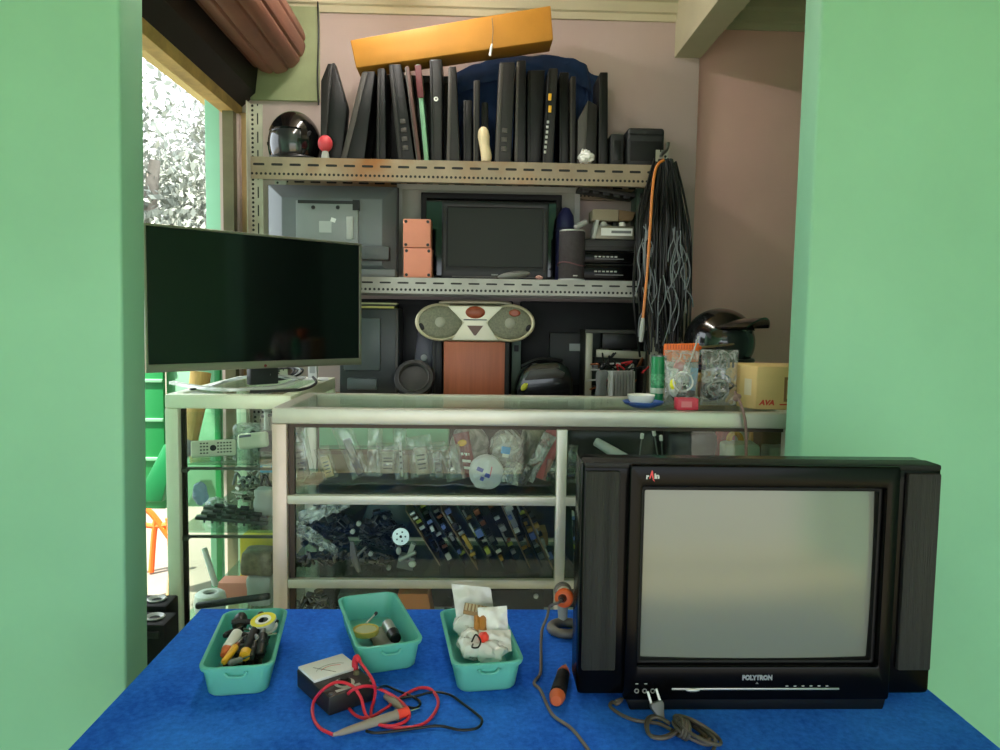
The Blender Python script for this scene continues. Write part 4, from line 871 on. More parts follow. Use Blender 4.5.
MB().box((.014, -.0275, .006), (.004, .002, .03), (0, .2, 0), bev=.001).out('pink_print', mat('ink_pink', (200, 110, 130), .5), o)
x_, w_, z0, z1 = B(490, 434, 524, 474, 2.27)
o = thing('disc_roll', 'cloudy-wrapped roll with a bright blue sticker above the printed roll', 'roll', (x_, 2.32, (z0+z1)/2+.01), (0, rad(8), 0))
MB().sph((0, 0, 0), (w_/2, .045, (z1-z0)/2), None, 36).rumple(.006, 40, 7).out('wrap', m_polyw, o, 40)
MB().lathe([(0, -.02), (w_*.42, -.02), (w_*.42, .02), (0, .02)], 30, RX(90)).out('roll', mat('stone_white', (186, 178, 172), .5), o)
MB().box((-.004, -.046, .0), (.028, .003, .022), bev=.001).out('blue_sticker', mat('sky_blue', (58, 150, 214), .45), o)
MB().box((-.002, -.0455, -.016), (.02, .003, .012), bev=.001).out('white_sticker', m_paper, o)
bagged('crumpled clear bag hanging over the shelf edge below the blue sticker roll', 509, 2.2, 18, 468, 503, 10, 13, None, m_polyw, .03)
bagged('long mauve-grey wrapped roll leaning right of the blue sticker roll', 524, 2.42, 24, 432, 492, 16, 14, None, m_greybag, .05)
bagged('small dark metal-edged packet leaning at the front of the upper shelf', 522, 2.21, 9, 470, 505, 14, 15, None, mat('gunmetal_foil', (110, 106, 104), .25, .5), .02)
o = bagged('pink-red wrapped packet slanting at the right end of the upper shelf', 537, 2.27, 20, 428, 494, 26, 16, None, mat('rose_wrap', (196, 106, 108), .3, var=.2, scale=12), .03)
bagged('clear wrapped sleeve lying against the pink-red packet', 527, 2.24, 14, 434, 490, 28, 17, None, m_polyw, .03)
bagged('small clear bag with black screws at the right end of the upper shelf', 551, 2.22, 18, 466, 494, 6, 18, lambda o, w, h: [MB().sph((w*.2*((i % 3)-1), 0, h*(.15+.18*(i//3))), (.007, .007, .008)).out('part', m_dark, o) for i in range(6)], None, .035)
# right bay, only its upper strip and a sliver beside the television show
bagged('clear bag of black clips right of the middle post', 571, 2.24, 14, 448, 494, 0, 19, lambda o, w, h: [MB().box((w*.15*((i % 3)-1), 0, h*(.15+.16*(i//3))), (.012, .012, .01), (.3, .4*i, 0), bev=.002).out('clip', m_dark, o) for i in range(9)], None, .04)
def sackbox(lb, nm, cat, px0, py0, px1, py1, D, dep, m, zf=Z1):
    x_, w_, z0, z1 = B(px0, py0, px1, py1, D)
    mb = MB().box((0, 0, (z1-zf)/2), (w_, dep, z1-zf), bev=.012); mb.subdiv(3); mb.rumple(.006, 22, len(lb)); mb.move(T(0, 0, .006))
    return solo(mb, nm, m, lb, cat, (x_, D, zf))
m_sack = mat('black_sack', (24, 24, 25), .3, var=.3, scale=20)
sackbox('black bin-liner bundle at the back of the right bay', 'black_bag', 'bag', 566, 428, 660, 480, 2.50, .10, m_sack)
sackbox('black plastic bundle in the middle of the right bay', 'black_bag', 'bag', 664, 432, 712, 480, 2.42, .10, mat('dark_grey_sack', (40, 40, 42), .35, var=.5, scale=40))
rod('silver_tube', 'pale grey tube lying in the right bay above the tube television', 'tube', P(595, 441, 2.30), P(628, 461, 2.26), [('tube', m_lgrey, 0, 1, .014, .018)])
sackbox('red plastic bag in the right bay of the case', 'red_bag', 'bag', 717, 428, 732, 480, 2.46, .07, mat('faded_red', (178, 62, 58), .4))
solo(MB().lathe([(.017, -.008), (.028, -.008), (.028, .008), (.017, .008)], 24, RX(80), True), 'yellow_ring', mat('amber', (214, 160, 56), .5), 'amber yellow ring lying against the red bag', 'ring', (P(735, 440, 2.36).x, 2.36, P(735, 440, 2.36).z), (0, 0, .3))
sackbox('crumpled pale green-white bag in the right bay beside the hanging cord', 'pale_bag', 'bag', 722, 444, 756, 480, 2.33, .08, mat('pale_sage', (176, 180, 158), .5, var=.15))
sackbox('brown box corner at the right end of the right bay', 'brown_box', 'box', 756, 430, 778, 480, 2.48, .08, mat('brown_box_card', (110, 84, 62), .8))
sackbox('flat grey-green parcel lying at the far right of the case', 'parcel', 'parcel', 764, 447, 790, 480, 2.37, .08, mat('dull_sage', (150, 150, 128), .6))
for i, (px, py) in enumerate(((642, 436), (654, 433), (661, 438))): rod('plug_lead', 'thin pale lead with white plug hanging in the right bay', 'lead', P(px, py, 2.37), P(px+(-3, 4, 2)[i], py+24, 2.37), [('plug', m_white, -.12, .12, .006, .006), ('wire', m_grey, .12, 1, .0022, .0022)], 'plug leads in the right bay')

# lower shelf: boards stacked on edge, leaning to the left
comp = [m_black, m_dark, m_grey, m_silver, mat('ochre', (196, 156, 60), .5), mat('cornflower', (110, 130, 200), .5), m_white, mat('leaf_lime', (190, 196, 70), .5), m_copper, m_black2]
def board(lb, px, D, ln, ytop, dep, seed, mb_, grp='circuit boards stacked on edge on the lower case shelf', ncomp=9, hs=True, zs=Z2):
    r = random.Random(seed); pb = P(px, 577, D); pt = P(px-ln, ytop, D); d = pt-Vector((pb.x, D, zs)); L_ = d.length
    a = math.degrees(math.atan2(d.x, d.z))
    o = thing('circuit_board', lb, 'circuit board', (pb.x, D, zs+.003), (0, rad(a), rad(5)), group=grp)
    MB().box((0, dep/2, L_/2), (.0032, dep, L_)).out('board', mb_, o)
    if hs:
        f = MB().box((.006, 0, 0), (.004, .05, L_*.3)); 
        for i in range(5): f.box((.014, -.02+.01*i, 0), (.014, .0022, L_*.3))
        f.move(T(.0, dep*r.uniform(.25, .5), L_*r.uniform(.5, .75))).out('heat_sink', r.choice([m_black, m_silver, m_dark]), o)
    for i in range(ncomp):
        y = .012+dep*r.random()*.35; z = L_*(.08+.86*(i+.5)/ncomp); c = r.choice(comp); k = r.random()*.9
        if k < .4: MB().lathe([(0, 0), (.006, 0), (.006, .016), (.0045, .017), (0, .0165)], 14, T(.002, y, z) @ RY(90)).out('capacitor', c, o)
        elif k < .75: s_ = r.uniform(.010, .02); MB().box((.002+s_/2, y, z), (s_, r.uniform(.012, .024), r.uniform(.010, .022)), bev=.001).out('component', c, o)
        else: MB().box((.005, y, z), (.006, .014, .03), bev=.001).out('connector', r.choice([m_white, m_lgrey, m_black]), o)
    return o
spec = [(440, 2.26, 34, 511, m_pcbt, 'tan circuit board leaning leftmost in the lower shelf row'),
        (450, 2.24, 33, 507, m_black2, 'black-coated board second in the leaning row'),
        (465, 2.25, 34, 513, m_pcb, 'dark board with black parts third in the leaning row'),
        (478, 2.22, 36, 512, m_pcbt, 'tan-edged board with an ochre part near the middle of the row'),
        (491, 2.25, 34, 506, m_pcb, 'green-black board with a blue part in the middle of the row'),
        (504, 2.23, 33, 511, m_pcb, 'board with silver heat sink right of the middle of the row'),
        (517, 2.25, 31, 505, m_black2, 'tall dark chassis board fourth from the right end of the row'),
        (530, 2.24, 29, 504, m_pcbt, 'brown-backed board with a pale relay third from the right end'),
        (542, 2.25, 27, 505, m_black2, 'black framed board second from the right end of the row'),
        (553, 2.23, 25, 515, m_pcbt, 'tan board with a grey connector at the right end of the row')]
for i, (px, D, ln, yt, mb_, lb) in enumerate(spec):
    o = board(lb, px, D, ln, yt, .20, 20+i, mb_, hs=(i in (2, 4, 5, 7)))
    if i == 3: MB().box((.016, .01, .09), (.012, .02, .05), bev=.002).out('ochre_part', comp[4], o)
    if i == 4: MB().box((.018, .01, .11), (.022, .02, .026), bev=.002).out('blue_part', comp[5], o); MB().box((.014, .008, .05), (.014, .018, .022), bev=.002).out('lime_part', comp[7], o)
    if i == 7: MB().box((.016, .01, .20), (.024, .03, .02), bev=.003).out('pale_relay', m_lgrey, o)
solo(MB().box((0, 0, .022), (.07, .10, .044), (0, -.1, 0), bev=.002).move(T(0, 0, .006)), 'wood_block', mat('light_ply', (190, 146, 92), .7, var=.15, stretch=(1, .2, 1), scale=8), 'light brown wooden piece lying at the right end of the lower shelf', 'wood', (P(541, 575, 2.2).x+.01, 2.50, Z2))
# left half: dark clutter
m_junk = junk('dark_junk', [(26, 26, 28), (40, 38, 44), (18, 18, 19), (58, 56, 52), (30, 32, 34), (92, 90, 88), (22, 22, 26), (46, 42, 36), (120, 118, 112), (34, 30, 40)])
m_junk2 = junk('khaki_junk', [(62, 56, 44), (30, 29, 27), (84, 76, 58), (22, 22, 22), (48, 46, 40), (110, 100, 82), (36, 34, 32), (70, 66, 62)])
xx = lambda px, D: P(px, 560, D).x
solo(heap(.13, .13, .16, 140, 3), 'plastic_parts', m_junk, 'dark violet-black heap of plastic parts at the left of the lower shelf', 'plastic parts', (xx(326, 2.36), 2.39, Z2+.002), kind='stuff')
solo(heap(.30, .06, .035, 110, 5, .024), 'lead_heap', m_junk2, 'low khaki heap of leads along the front of the lower shelf', 'leads', (xx(342, 2.24), 2.24, Z2+.002), kind='stuff')
solo(heap(.12, .12, .13, 120, 8), 'black_parts', m_junk, 'slate-black heap of plastic parts left of the leaning boards', 'plastic parts', (xx(382, 2.38), 2.38, Z2+.002), kind='stuff')
x_, w_, z0, z1 = B(375, 505, 412, 545, 2.42)
solo(MB().box((0, 0, 0), (.15, .012, .13), (rad(-14), rad(20), 0), bev=.003), 'teal_panel', mat('deep_teal_panel', (30, 66, 64), .4), 'dark teal plastic panel leaning behind the silver disc', 'panel', (x_-.02, 2.51, Z2+.115))
o = thing('ribbon_bag', 'crumpled clear plastic draped at the top left of the lower shelf', 'bag', (0, 0, 0))
p = [P(298, 520, 2.22), P(318, 512, 2.2), P(350, 502, 2.24)]; p2 = [P(296, 528, 2.2), P(316, 536, 2.18), P(338, 553, 2.22)]
def strip(a, wd, seed): return MB().grid(20, 8, lambda u, v: (a[0]*(1-u)**2+a[1]*2*u*(1-u)+a[2]*u*u)+Vector((0, .012*noise.noise(Vector((u*8, v*6, seed))), (v-.5)*wd*(1-.3*u)+.006*noise.noise(Vector((u*12, v*9, seed+5))))), .001)
strip(p, .05, 1).out('fold', m_polyw, o, 60); strip(p2, .045, 2).out('fold', m_polyw, o, 60)
x_, w_, z0, z1 = B(392, 528, 409, 547, 2.24)
o = thing('metal_disc', 'silver metal disc with holes among the parts on the lower shelf', 'disc', (x_, 2.25, (z0+z1)/2), (rad(78), 0, 0))
MB().lathe([(.004, 0), (w_/2, 0), (w_/2, .003), (.004, .003)], 30, None, True).out('disc', mat('bright_plate', (206, 216, 218), .35, .4), o)
for i in range(5): MB().lathe([(0, .0045), (.0028, .004), (.0028, .003), (0, .003)], 10, T(.014*math.cos(i*1.26), .014*math.sin(i*1.26), 0)).out('hole', m_black, o)
o = thing('gear_motor', 'small silver drive mechanism below the metal disc', 'mechanism', (P(406, 572, 2.24).x, 2.25, Z2))
MB().box((0, 0, .02), (.05, .04, .04), (0, .2, 0), bev=.003).out('body', m_grey, o); MB().box((.012, -.01, .05), (.014, .02, .06), (0, .35, 0), bev=.002).out('bracket', m_lgrey, o)
MB().cyl((-.02, -.02, .03), (.03, -.022, .055), .006, n=14).out('shaft', m_silver, o); MB().sph((.02, -.02, .018), (.012, .01, .01)).out('wheel', m_white, o); MB().sph((-.022, -.018, .058), (.008, .008, .012)).out('wheel', m_lgrey, o)
o = thing('hinge_bracket', 'grey-brown forked bracket standing in the dark clutter of the lower shelf', 'bracket', (P(356, 575, 2.2).x, 2.2, Z2+.004))
MB().tube([(0.01, 0, .0), (-.004, 0, .04), (-.012, .004, .09)], [.006, .012, .006], 8).out('upright', mat('mauve_grey', (110, 100, 100), .5), o); MB().tube([(.0, 0, .045), (.03, 0, .075)], .004, 8).out('fork', m_grey, o)
for i, (px, py) in enumerate(((359, 523), (353, 531), (371, 553), (389, 567), (322, 548))): solo(MB().lathe([(0, 0), (.007, 0), (.007, .012), (.004, .014), (0, .014)], 12, RX(90)), 'screw_cap', m_lgrey, 'tiny pale knob among the dark clutter of the lower shelf', 'knob', P(px, py, 2.235), group='pale knobs on the lower case shelf')
for i, px in enumerate((571,)):
    o = board('narrow green board seen between the middle post and the tube television', 574, 2.26, 3, 510, .15, 50, m_pcb, None, 8, False)
# bottom row just above the table edge
o = thing('orange_block', 'orange box on the bottom shelf of the front case', 'box', (P(416, 600, 2.3).x, 2.3, Z3))
x_, w_, z0, z1 = B(404, 588, 430, 607, 2.3); MB().prism([(-w_/2, 0), (w_/2+.03, 0), (w_/2, z1-Z3), (-w_/2-.012, z1-Z3)], -.05, .05, bev=.004).out('carton', mat('pumpkin', (206, 120, 48), .55), o)
solo(heap(.11, .12, .17, 80, 14), 'brown_leads', m_junk2, 'brown-grey heap of leads at the bottom left of the front case', 'leads', (P(314, 600, 2.3).x, 2.32, Z3), kind='stuff')
o = thing('black_amplifier', 'black boxy unit with a round metal knob on the bottom shelf', 'amplifier', (P(512, 600, 2.32).x, 2.33, Z3))
x_, w_, z0, z1 = B(484, 590, 546, 607, 2.25); MB().box((0, 0, (z1-Z3)/2), (w_, .16, z1-Z3), bev=.004).out('housing', m_black2, o)
k = P(536, 593, 2.25); MB().lathe([(0, .008), (.006, .008), (.008, 0), (0, 0)], 18, T(k.x-o.location.x, -.08, k.z-Z3-.01) @ RX(90)).out('knob', m_silver, o)
solo(heap(.05, .10, .16, 60, 12), 'dark_leads', m_junk, 'tangle of dark leads in the middle of the bottom shelf', 'leads', (P(463, 600, 2.3).x, 2.32, Z3), kind='stuff')
sackbox('dull green-grey sack beside the brown leads on the bottom shelf', 'sack', 'sack', 340, 590, 400, 640, 2.36, .1, mat('green_grey_sack', (84, 88, 78), .6, var=.4, scale=20), Z3)

# ------------------------------------------------------------------ inside the left case
W1, W2, W3 = .9505, .7215, .4035
m_rem = mat('pale_remote', (206, 210, 190), .4)
a_, b_ = P(186, 461, 2.56), P(236, 453, 2.60)
def remote(lb, a_, b_, hgt, keys, m, nav=True):
    d = (b_-a_); L_ = Vector((d.x, d.y, 0)).length
    o = thing('remote_control', lb, 'remote control', (a_.x, a_.y, W1+.004), (rad(-18), rad(-math.degrees(math.atan2(d.z, d.x))*.0), math.atan2(d.y, d.x)))
    MB().box((L_/2, 0, hgt/2), (L_, .02, hgt), bev=.006).out('case', m, o)
    if keys:
        for i in range(4):
            for j in range(3): MB().box((L_*.22+.010*j, -.0105, hgt*(.2+.2*i)), (.0065, .003, .0045), bev=.001).out('key', m_dark, o)
        for i in range(4):
            for j in range(5): MB().box((L_*.60+.010*j, -.0105, hgt*(.22+.19*i)), (.0062, .003, .0042), bev=.001).out('key', m_dark, o)
        MB().lathe([(0, .004), (.006, .004), (.010, .002), (.011, 0), (0, 0)], 20, T(L_*.49, -.009, hgt*.5) @ RX(90)).out('navigation_ring', m_black, o)
    return o
bq = P(236, 455, 2.60); aq = P(191, 460, 2.55)
remote('pale grey remote control full of black keys, upright in the left case', aq, bq, .056, True, m_rem)
o = thing('remote_control', 'blank pale handset with a dark sticker next to the remote in the left case', 'remote control', (P(238, 455, 2.63).x, 2.63, W1+.012), (rad(-10), rad(-6), rad(8)))
MB().box((.055, 0, .032), (.105, .022, .055), bev=.012, seg=3).out('case', m_rem, o); MB().box((.03, -.0115, .050), (.04, .001, .008), bev=.0005).out('sticker', mat('lilac_grey', (110, 108, 130), .5), o)
o = thing('black_adapter', 'black adapter behind the pale handset in the left case', 'adapter', (P(268, 458, 2.70).x, 2.72, W1))
MB().box((0, 0, .035), (.07, .06, .07), bev=.006).out('housing', m_dark, o); MB().tube([(-.03, -.03, .06), (-.05, -.035, .075), (-.07, -.03, .05)], .004, 8).out('cable', m_black, o)
o = thing('steel_fitting', 'tall steel plug fitting standing at the right of the top shelf of the left case', 'fitting', (P(262, 440, 2.75).x, 2.82, W1))
MB().lathe([(0, 0), (.02, 0), (.02, .05), (.012, .055), (.012, .13), (.018, .135), (.018, .16), (0, .16)], 20).out('barrel', m_lgrey, o); MB().cyl((-.02, 0, .11), (.03, -.01, .12), .006, n=12).out('pin', m_dark, o)
sackbox('clear bubble-wrapped parcel behind the remotes on the top shelf of the left case', 'wrapped_parcel', 'parcel', 236, 425, 262, 470, 2.95, .1, m_polyw, W1)
# middle shelf: dark toothed strips, lead bundle, blue box
for i, (ax, ay, bx_, by, D) in enumerate(((196, 517, 268, 523, 2.515), (204, 507, 268, 513, 2.62), (202, 512, 268, 518, 2.565))):
    a_, b_ = P(ax, ay, D), P(bx_, by, D+.03); d = b_-a_
    o = thing('circuit_strip', ['long dark toothed strip reaching furthest left on the middle shelf of the left case', 'dark toothed strip lying on top of the others in the left case', 'dark toothed strip slanting lowest on the middle shelf of the left case'][i], 'circuit strip', a_, (0, -math.atan2(d.z, d.x), math.atan2(d.y, d.x)))
    MB().box((d.length/2, 0, 0), (d.length, .03, .010), bev=.001).out('strip', mat('strip_green_black', (40, 50, 44), .5, var=.3, scale=40), o)
    for k in range(7): MB().box((.03+d.length*.11*k, -.01, -.008), (.006, .006, .012)).out('tooth', m_dark, o)
    for k in range(4): MB().box((.05+d.length*.2*k, 0, .010), (.03, .02, .012), bev=.002).out('chip', [m_black, m_dark][k % 2], o)
o = thing('lead_bundle', 'bundle of beige leads and pale plugs on the middle shelf of the left case', 'leads', (P(254, 510, 2.8).x, 2.84, W2))
r = random.Random(9)
h_ = heap(.13, .11, .14, 90, 31, .026).out('lead_pile', junk('beige_junk', [(150, 142, 122), (110, 104, 92), (176, 172, 158), (80, 76, 66), (196, 194, 184), (128, 120, 98)]), o); h_['kind'] = 'stuff'
for k in range(7): MB().tube([(-.07+.02*k, -.06, .08+.02*r.random()), (-.05+.02*k, -.075, .12+.04*r.random()), (-.03+.02*k, -.06, .07+.06*r.random())], .005, 8).out('lead', [m_grey, m_lgrey, m_dark][k % 3], o)
for k in range(3): MB().box((-.05+.04*k, -.07, .15), (.02, .02, .016), (0, .3*k, 0), bev=.003).out('plug', m_lgrey, o)
o = thing('blue_carton', 'bright blue small box at the right of the left case', 'box', (P(266, 482, 2.62).x, 2.66, P(266, 488, 2.66).z))
MB().box((0, 0, .018), (.05, .05, .036), bev=.002).out('carton', mat('cyan_blue', (62, 164, 212), .5), o); MB().box((0, -.0255, .02), (.03, .001, .008)).out('print', m_paper, o)
o.location.z = W2+.165
sackbox('grey plug block under the blue box in the left case', 'plug_block', 'adapter', 256, 489, 276, 545, 2.66, .06, m_lgrey, W2)
blob('pale blue translucent bag hanging at the left of the middle shelf', 193, 482, 208, 506, 2.56, .03, 5, clear('bluish_bag', (200, 212, 236), .4, .2, 1, hz=(180, 196, 226)))
blob('clear crumpled plastic low at the left of the middle shelf', 205, 498, 228, 512, 2.74, .06, 6, m_polyw)
# lower shelf and base
o = thing('yellow_carton', 'yellow box on the lower shelf of the left case', 'box', (P(256, 545, 2.78).x, 2.84, W3)); x_, w_, z0, z1 = B(240, 538, 274, 553, 2.78)
MB().box((0, 0, (z1-W3)/2), (w_, .10, z1-W3), bev=.003).out('carton', mat('lemon_box', (226, 196, 62), .55), o)
sackbox('coil of grey-brown cable on the lower shelf of the left case', 'cable_coil', 'cable', 244, 550, 275, 575, 2.64, .09, mat('taupe_coil', (118, 106, 84), .6, var=.4, scale=60), P(255, 574, 2.64).z)
sackbox('pale box supporting the cable coil in the left case', 'pale_box', 'box', 250, 575, 274, 640, 2.66, .09, m_lgrey, W3)
o = thing('router', 'round white plastic device with a hole on top in the left case', 'device', (P(206, 596, 2.56).x, 2.60, W3))
zt2 = P(200, 594, 2.58).z-W3
MB().lathe([(0, 0), (.05, 0), (.056, zt2*.4), (.05, zt2-.006), (.042, zt2), (.024, zt2), (.022, zt2-.012), (0, zt2-.012)], 36).out('housing', m_white, o); MB().lathe([(0, zt2-.011), (.021, zt2-.011), (.020, zt2-.009), (0, zt2-.009)], 24).out('hole', m_dark, o)
rod('black_bar', 'long black bar lying across the bottom of the left case', 'bar', P(196, 606, 2.51), P(270, 596, 2.53), [('bar', m_dark, 0, 1, .012, .012)])
rod('white_bar', 'white plastic bar slanting down behind the round device in the left case', 'bar', P(204, 548, 2.62), P(216, 586, 2.60), [('bar', m_white, 0, 1, .010, .010)])
o = thing('pink_carton', 'flat salmon pink box behind the black bar in the left case', 'box', (P(240, 588, 2.70).x, 2.74, W3)); x_, w_, z0, z1 = B(219, 583, 264, 594, 2.70)
MB().box((0, 0, (z1-W3)/2), (w_, .08, z1-W3), bev=.003).out('carton', mat('salmon_card', (222, 140, 122), .6), o)
# ------------------------------------------------------------------ slotted steel rack
RD, RB = 3.30, 3.70
def lip_z(px, py): return P(px, py, RD).z
zT1, zT0 = lip_z(455, 161), lip_z(455, 183)
zM1, zM0 = lip_z(500, 279), lip_z(500, 295)
RX0, RX1 = P(250, 165, RD).x, P(668, 165, RD).x
RTOP, RMID, RLOW = zT1, zM1, 1.07
rk = thing('slotted_rack', 'tall slotted steel rack with three loaded shelves against the back wall', 'rack', ((RX0+RX1)/2, (RD+RB)/2, 0))
rw, rdp = RX1-RX0, RB-RD
m_upr = perforated('upright_paint', (182, 180, 164), (150, 140, 110), 1, .052)
def upright_mat(name, col):
    m = perforated(name, col, (140, 120, 84), 1, .05); return m
m_lipT = perforated('upper_lip_paint', (152, 136, 114), (150, 100, 56), 1, zT1-zT0)
m_lipM = perforated('middle_lip_paint', (158, 158, 150), (140, 136, 126), 1, zM1-zM0)
hT = P(262, 104, RD).z
for sx in (-1, 1):
    for sy in (-1, 1):
        top = (hT if sx < 0 else P(663, 150, RD).z)
        u = MB().box((top/2, -.0, .0275), (top, .003, .055)); u.box((top/2, .026*(-sy)*-1*-1, .002), (top, .052, .003))
        o = u.out('upright', m_upr, rk); o.location = (sx*(rw/2)-(0 if sx < 0 else 0), sy*rdp/2, 0)
        o.rotation_euler = Matrix(((0, 0, -sx, 0), (0, 1, 0, 0), (1, 0, 0, 0), (0, 0, 0, 1))).to_euler() if sx < 0 else Matrix(((0, 0, -1, 0), (0, 1, 0, 0), (1, 0, 0, 0), (0, 0, 0, 1))).to_euler()
        if sx < 0: o.rotation_euler = Matrix(((0, 0, 1, 0), (0, -1, 0, 0), (1, 0, 0, 0), (0, 0, 0, 1))).to_euler()
m_deck = mat('shelf_board', (150, 112, 74), .7, var=.2, scale=4)
for z1, z0, ml in ((zT1, zT0, m_lipT), (zM1, zM0, m_lipM), (RLOW, RLOW-.07, m_lipM)):
    MB().box((0, 0, z1-.006), (rw-.012, rdp-.02, .010)).out('shelf_deck', m_deck, rk)
    for sy in (-1, 1):
        o = MB().box((rw/2, 0, (z1-z0)/2), (rw-.01, .003, z1-z0)).box((rw/2, .016*-sy, .0015), (rw-.01, .032, .003)).out('shelf_lip', ml, rk); o.location = (-rw/2, sy*(rdp/2+.004), z0)
zt, zm, zl = RTOP+.001, RMID+.001, RLOW+.001

# ---- upper shelf
def helmet(name, lb, x, y, z, r, rz, vis_rot=-8, peak=False):
    o = thing(name, lb, 'helmet', (x, y, z), (0, 0, rad(rz)))
    def f(cut):
        def g(u, v):
            a = 2*PI*u; e = -.62+v*(PI/2+.62)
            return Vector((r*.93*math.cos(e)*math.cos(a), r*1.08*math.cos(e)*math.sin(a), r*.62+r*math.sin(e)))
        return g
    mb = MB().grid(44, 20, f(0)); bmesh.ops.remove_doubles(mb.bm, verts=mb.bm.verts[:], dist=.001)
    # face opening at the front
    kill = [fc_ for fc_ in mb.bm.faces if (lambda c: c.y < -r*.35 and c.z < r*.98 and c.z > r*-.2 and abs(c.x) < r*.74)(fc_.calc_center_median())]
    bmesh.ops.delete(mb.bm, geom=kill, context='FACES'); bmesh.ops.solidify(mb.bm, geom=mb.bm.faces[:], thickness=-.014)
    mb.out('shell', mat('helmet_black', (14, 14, 15), .14, coat=.6), o)
    MB().sph((0, .01, r*.62), (r*.82, r*.92, r*.55), None, 28).out('lining', mat('helmet_lining', (30, 30, 32), .95), o)
    def vz(u, v):
        a = -PI/2+(u-.5)*PI*1.06; e = -.50+v*.98; R_ = r*1.03
        return Vector((R_*.96*math.cos(e)*math.cos(a), R_*1.10*math.cos(e)*math.sin(a), r*.62+R_*math.sin(e)))
    MB().grid(26, 10, vz, .003).out('visor', mat('smoked_visor', (44, 46, 48), .12, coat=.3), o)
    MB().tube([vz(i/12, 1)*1.005 for i in range(13)], .006, 8).out('visor_rim', m_black, o)
    for s_ in (-1, 1): MB().lathe([(0, .008), (.02, .006), (.024, 0), (0, 0)], 20, T(s_*r*.95, -.02, r*.78) @ RY(90*s_)).out('visor_pivot', m_dark, o)
    mb = MB().tube([(r*.94*math.cos(a), r*1.06*math.sin(a), r*.06) for a in [2*PI*i/24 for i in range(24)]], .010, 8, closed=True, k=2); mb.out('edge_trim', m_black, o)
    if peak: MB().grid(16, 6, lambda u, v: Vector(((u-.5)*r*1.75*(1-.25*v*v), -r*(.60+.95*v)+abs(u-.5)**2*r*.9, r*(1.34+.04*v)-abs(u-.5)**2*r*1.1)), .008).out('peak', mat('helmet_black', (14, 14, 15), .14, coat=.6), o)
    return o
x_, w_, z0, z1 = B(267, 107, 317, 158, 3.42)
helmet('helmet', 'shiny black helmet with smoked visor at the left end of the top shelf', x_, 3.47, zt+.010, w_/2/1.06, -28).scale = (1.04, 1.0, 1.24)
# flat panels standing on edge
m_p1 = mat('panel_black', (13, 13, 14), .4, spec=.3); m_p2 = mat('panel_charcoal', (30, 29, 28), .45, spec=.35); m_edge = mat('panel_edge_grey', (66, 62, 58), .45)
def edge_panel(lb, b0, b1, yb, t0, t1, yt, m, m2, D=3.36, dep=.19, z=None, detail=0, nm='screen_panel', cat='screen', grp='flat screens standing on edge on the top shelf'):
    z = zt if z is None else z
    pts = [P(b0, yb, D), P(b1, yb, D), P(t1, yt, D), P(t0, yt, D)]; x0 = (pts[0].x+pts[1].x)/2
    o = thing(nm, lb, cat, (x0, D, z), group=grp)
    pl = [(p.x-x0, max(0., p.z-z) if i > 1 else 0.) for i, p in enumerate(pts)]
    H = pl[2][1]; wd = pl[1][0]-pl[0][0]
    MB().prism(pl, 0, dep, bev=min(.004, wd*.2)).out('housing', m, o)
    s_ = (pl[3][0]-pl[0][0])
    MB().prism([(pl[0][0]-.002, .006), (pl[0][0]+wd*.22, .006), (pl[0][0]+s_*.98+wd*.22, H*.98), (pl[0][0]+s_*.98-.002, H*.98)], -.004, dep*.97, bev=.001).out('front_bezel', m2, o)
    if detail:
        for i in range(detail): MB().box((s_*(.15+.09*i), -.003, H*(.15+.09*i)), (wd*.34, .006, H*.045), (0, math.atan2(s_, H), 0), bev=.001).out('port', m_edge, o)
    return o
x_, w_, z0, z1 = B(317, 61, 350, 156, 3.40)
o = thing('screen_panel', 'black peaked display leaning between the helmet and the row of screens', 'screen', (x_, 3.40, zt)); H = z1-zt
MB().prism([(-w_*.40, 0), (w_*.24, 0), (w_*.42, H*.56), (w_*.02, H), (-w_*.14, H*.96), (-w_*.36, H*.8)], 0, .07, bev=.01).out('housing', m_p1, o)
MB().prism([(-w_*.40, .01), (-w_*.26, .01), (-w_*.02, H*.97), (-w_*.16, H*.97), (-w_*.37, H*.8)], -.008, .02, bev=.004).out('front_bezel', m_p2, o)
x_, w_, z0, z1 = B(318, 131, 333, 157, 3.34)
o = thing('red_cap_bottle', 'small clear bottle with a round pinkish red cap on the top shelf beside the helmet', 'bottle', (x_, 3.335, zt))
MB().lathe([(0, 0), (.016, 0), (.018, .006), (.014, .03), (.010, .04), (0, .04)], 20).out('bottle', m_lgrey, o); MB().sph((0, 0, .068), (.032, .03, .036)).out('cap', mat('coral_red', (204, 66, 74), .5), o)
E_ = edge_panel
E_('wide black panel leaning right, first of the screen row after the peaked display', 341, 364, 159, 363, 375, 71, m_p1, m_edge, 3.37)
E_('narrow black panel standing straight behind the first leaning one', 377, 386, 158, 378, 385, 68, m_p1, m_p2, 3.39)
E_('thick black panel leaning left with port marks near its foot', 399, 415, 160, 389, 401, 64, m_p1, m_p2, 3.36, detail=4)
E_('thin dark red panel leaning left in the screen row', 417, 421.5, 157, 405, 409, 66, mat('panel_red_brown', (84, 50, 44), .5), m_edge, 3.35)
o = E_('thin strip panel with dark red top and pale green lower half', 425, 429, 156, 416, 420, 64, mat('panel_pale_green', (126, 176, 142), .5), mat('panel_pale_green', (126, 176, 142), .5), 3.345)
H = P(418, 64, 3.345).z-zt; MB().box((-.035, -.0035, H*.82), (.027, .01, H*.33), (0, -math.atan2(.042, H), 0), bev=.001).out('red_half', mat('panel_maroon', (96, 34, 40), .5), o)
o = E_('broad charcoal panel with a small white sticker in the screen row', 432, 442, 155, 430, 442, 59, m_p2, m_p1, 3.37)
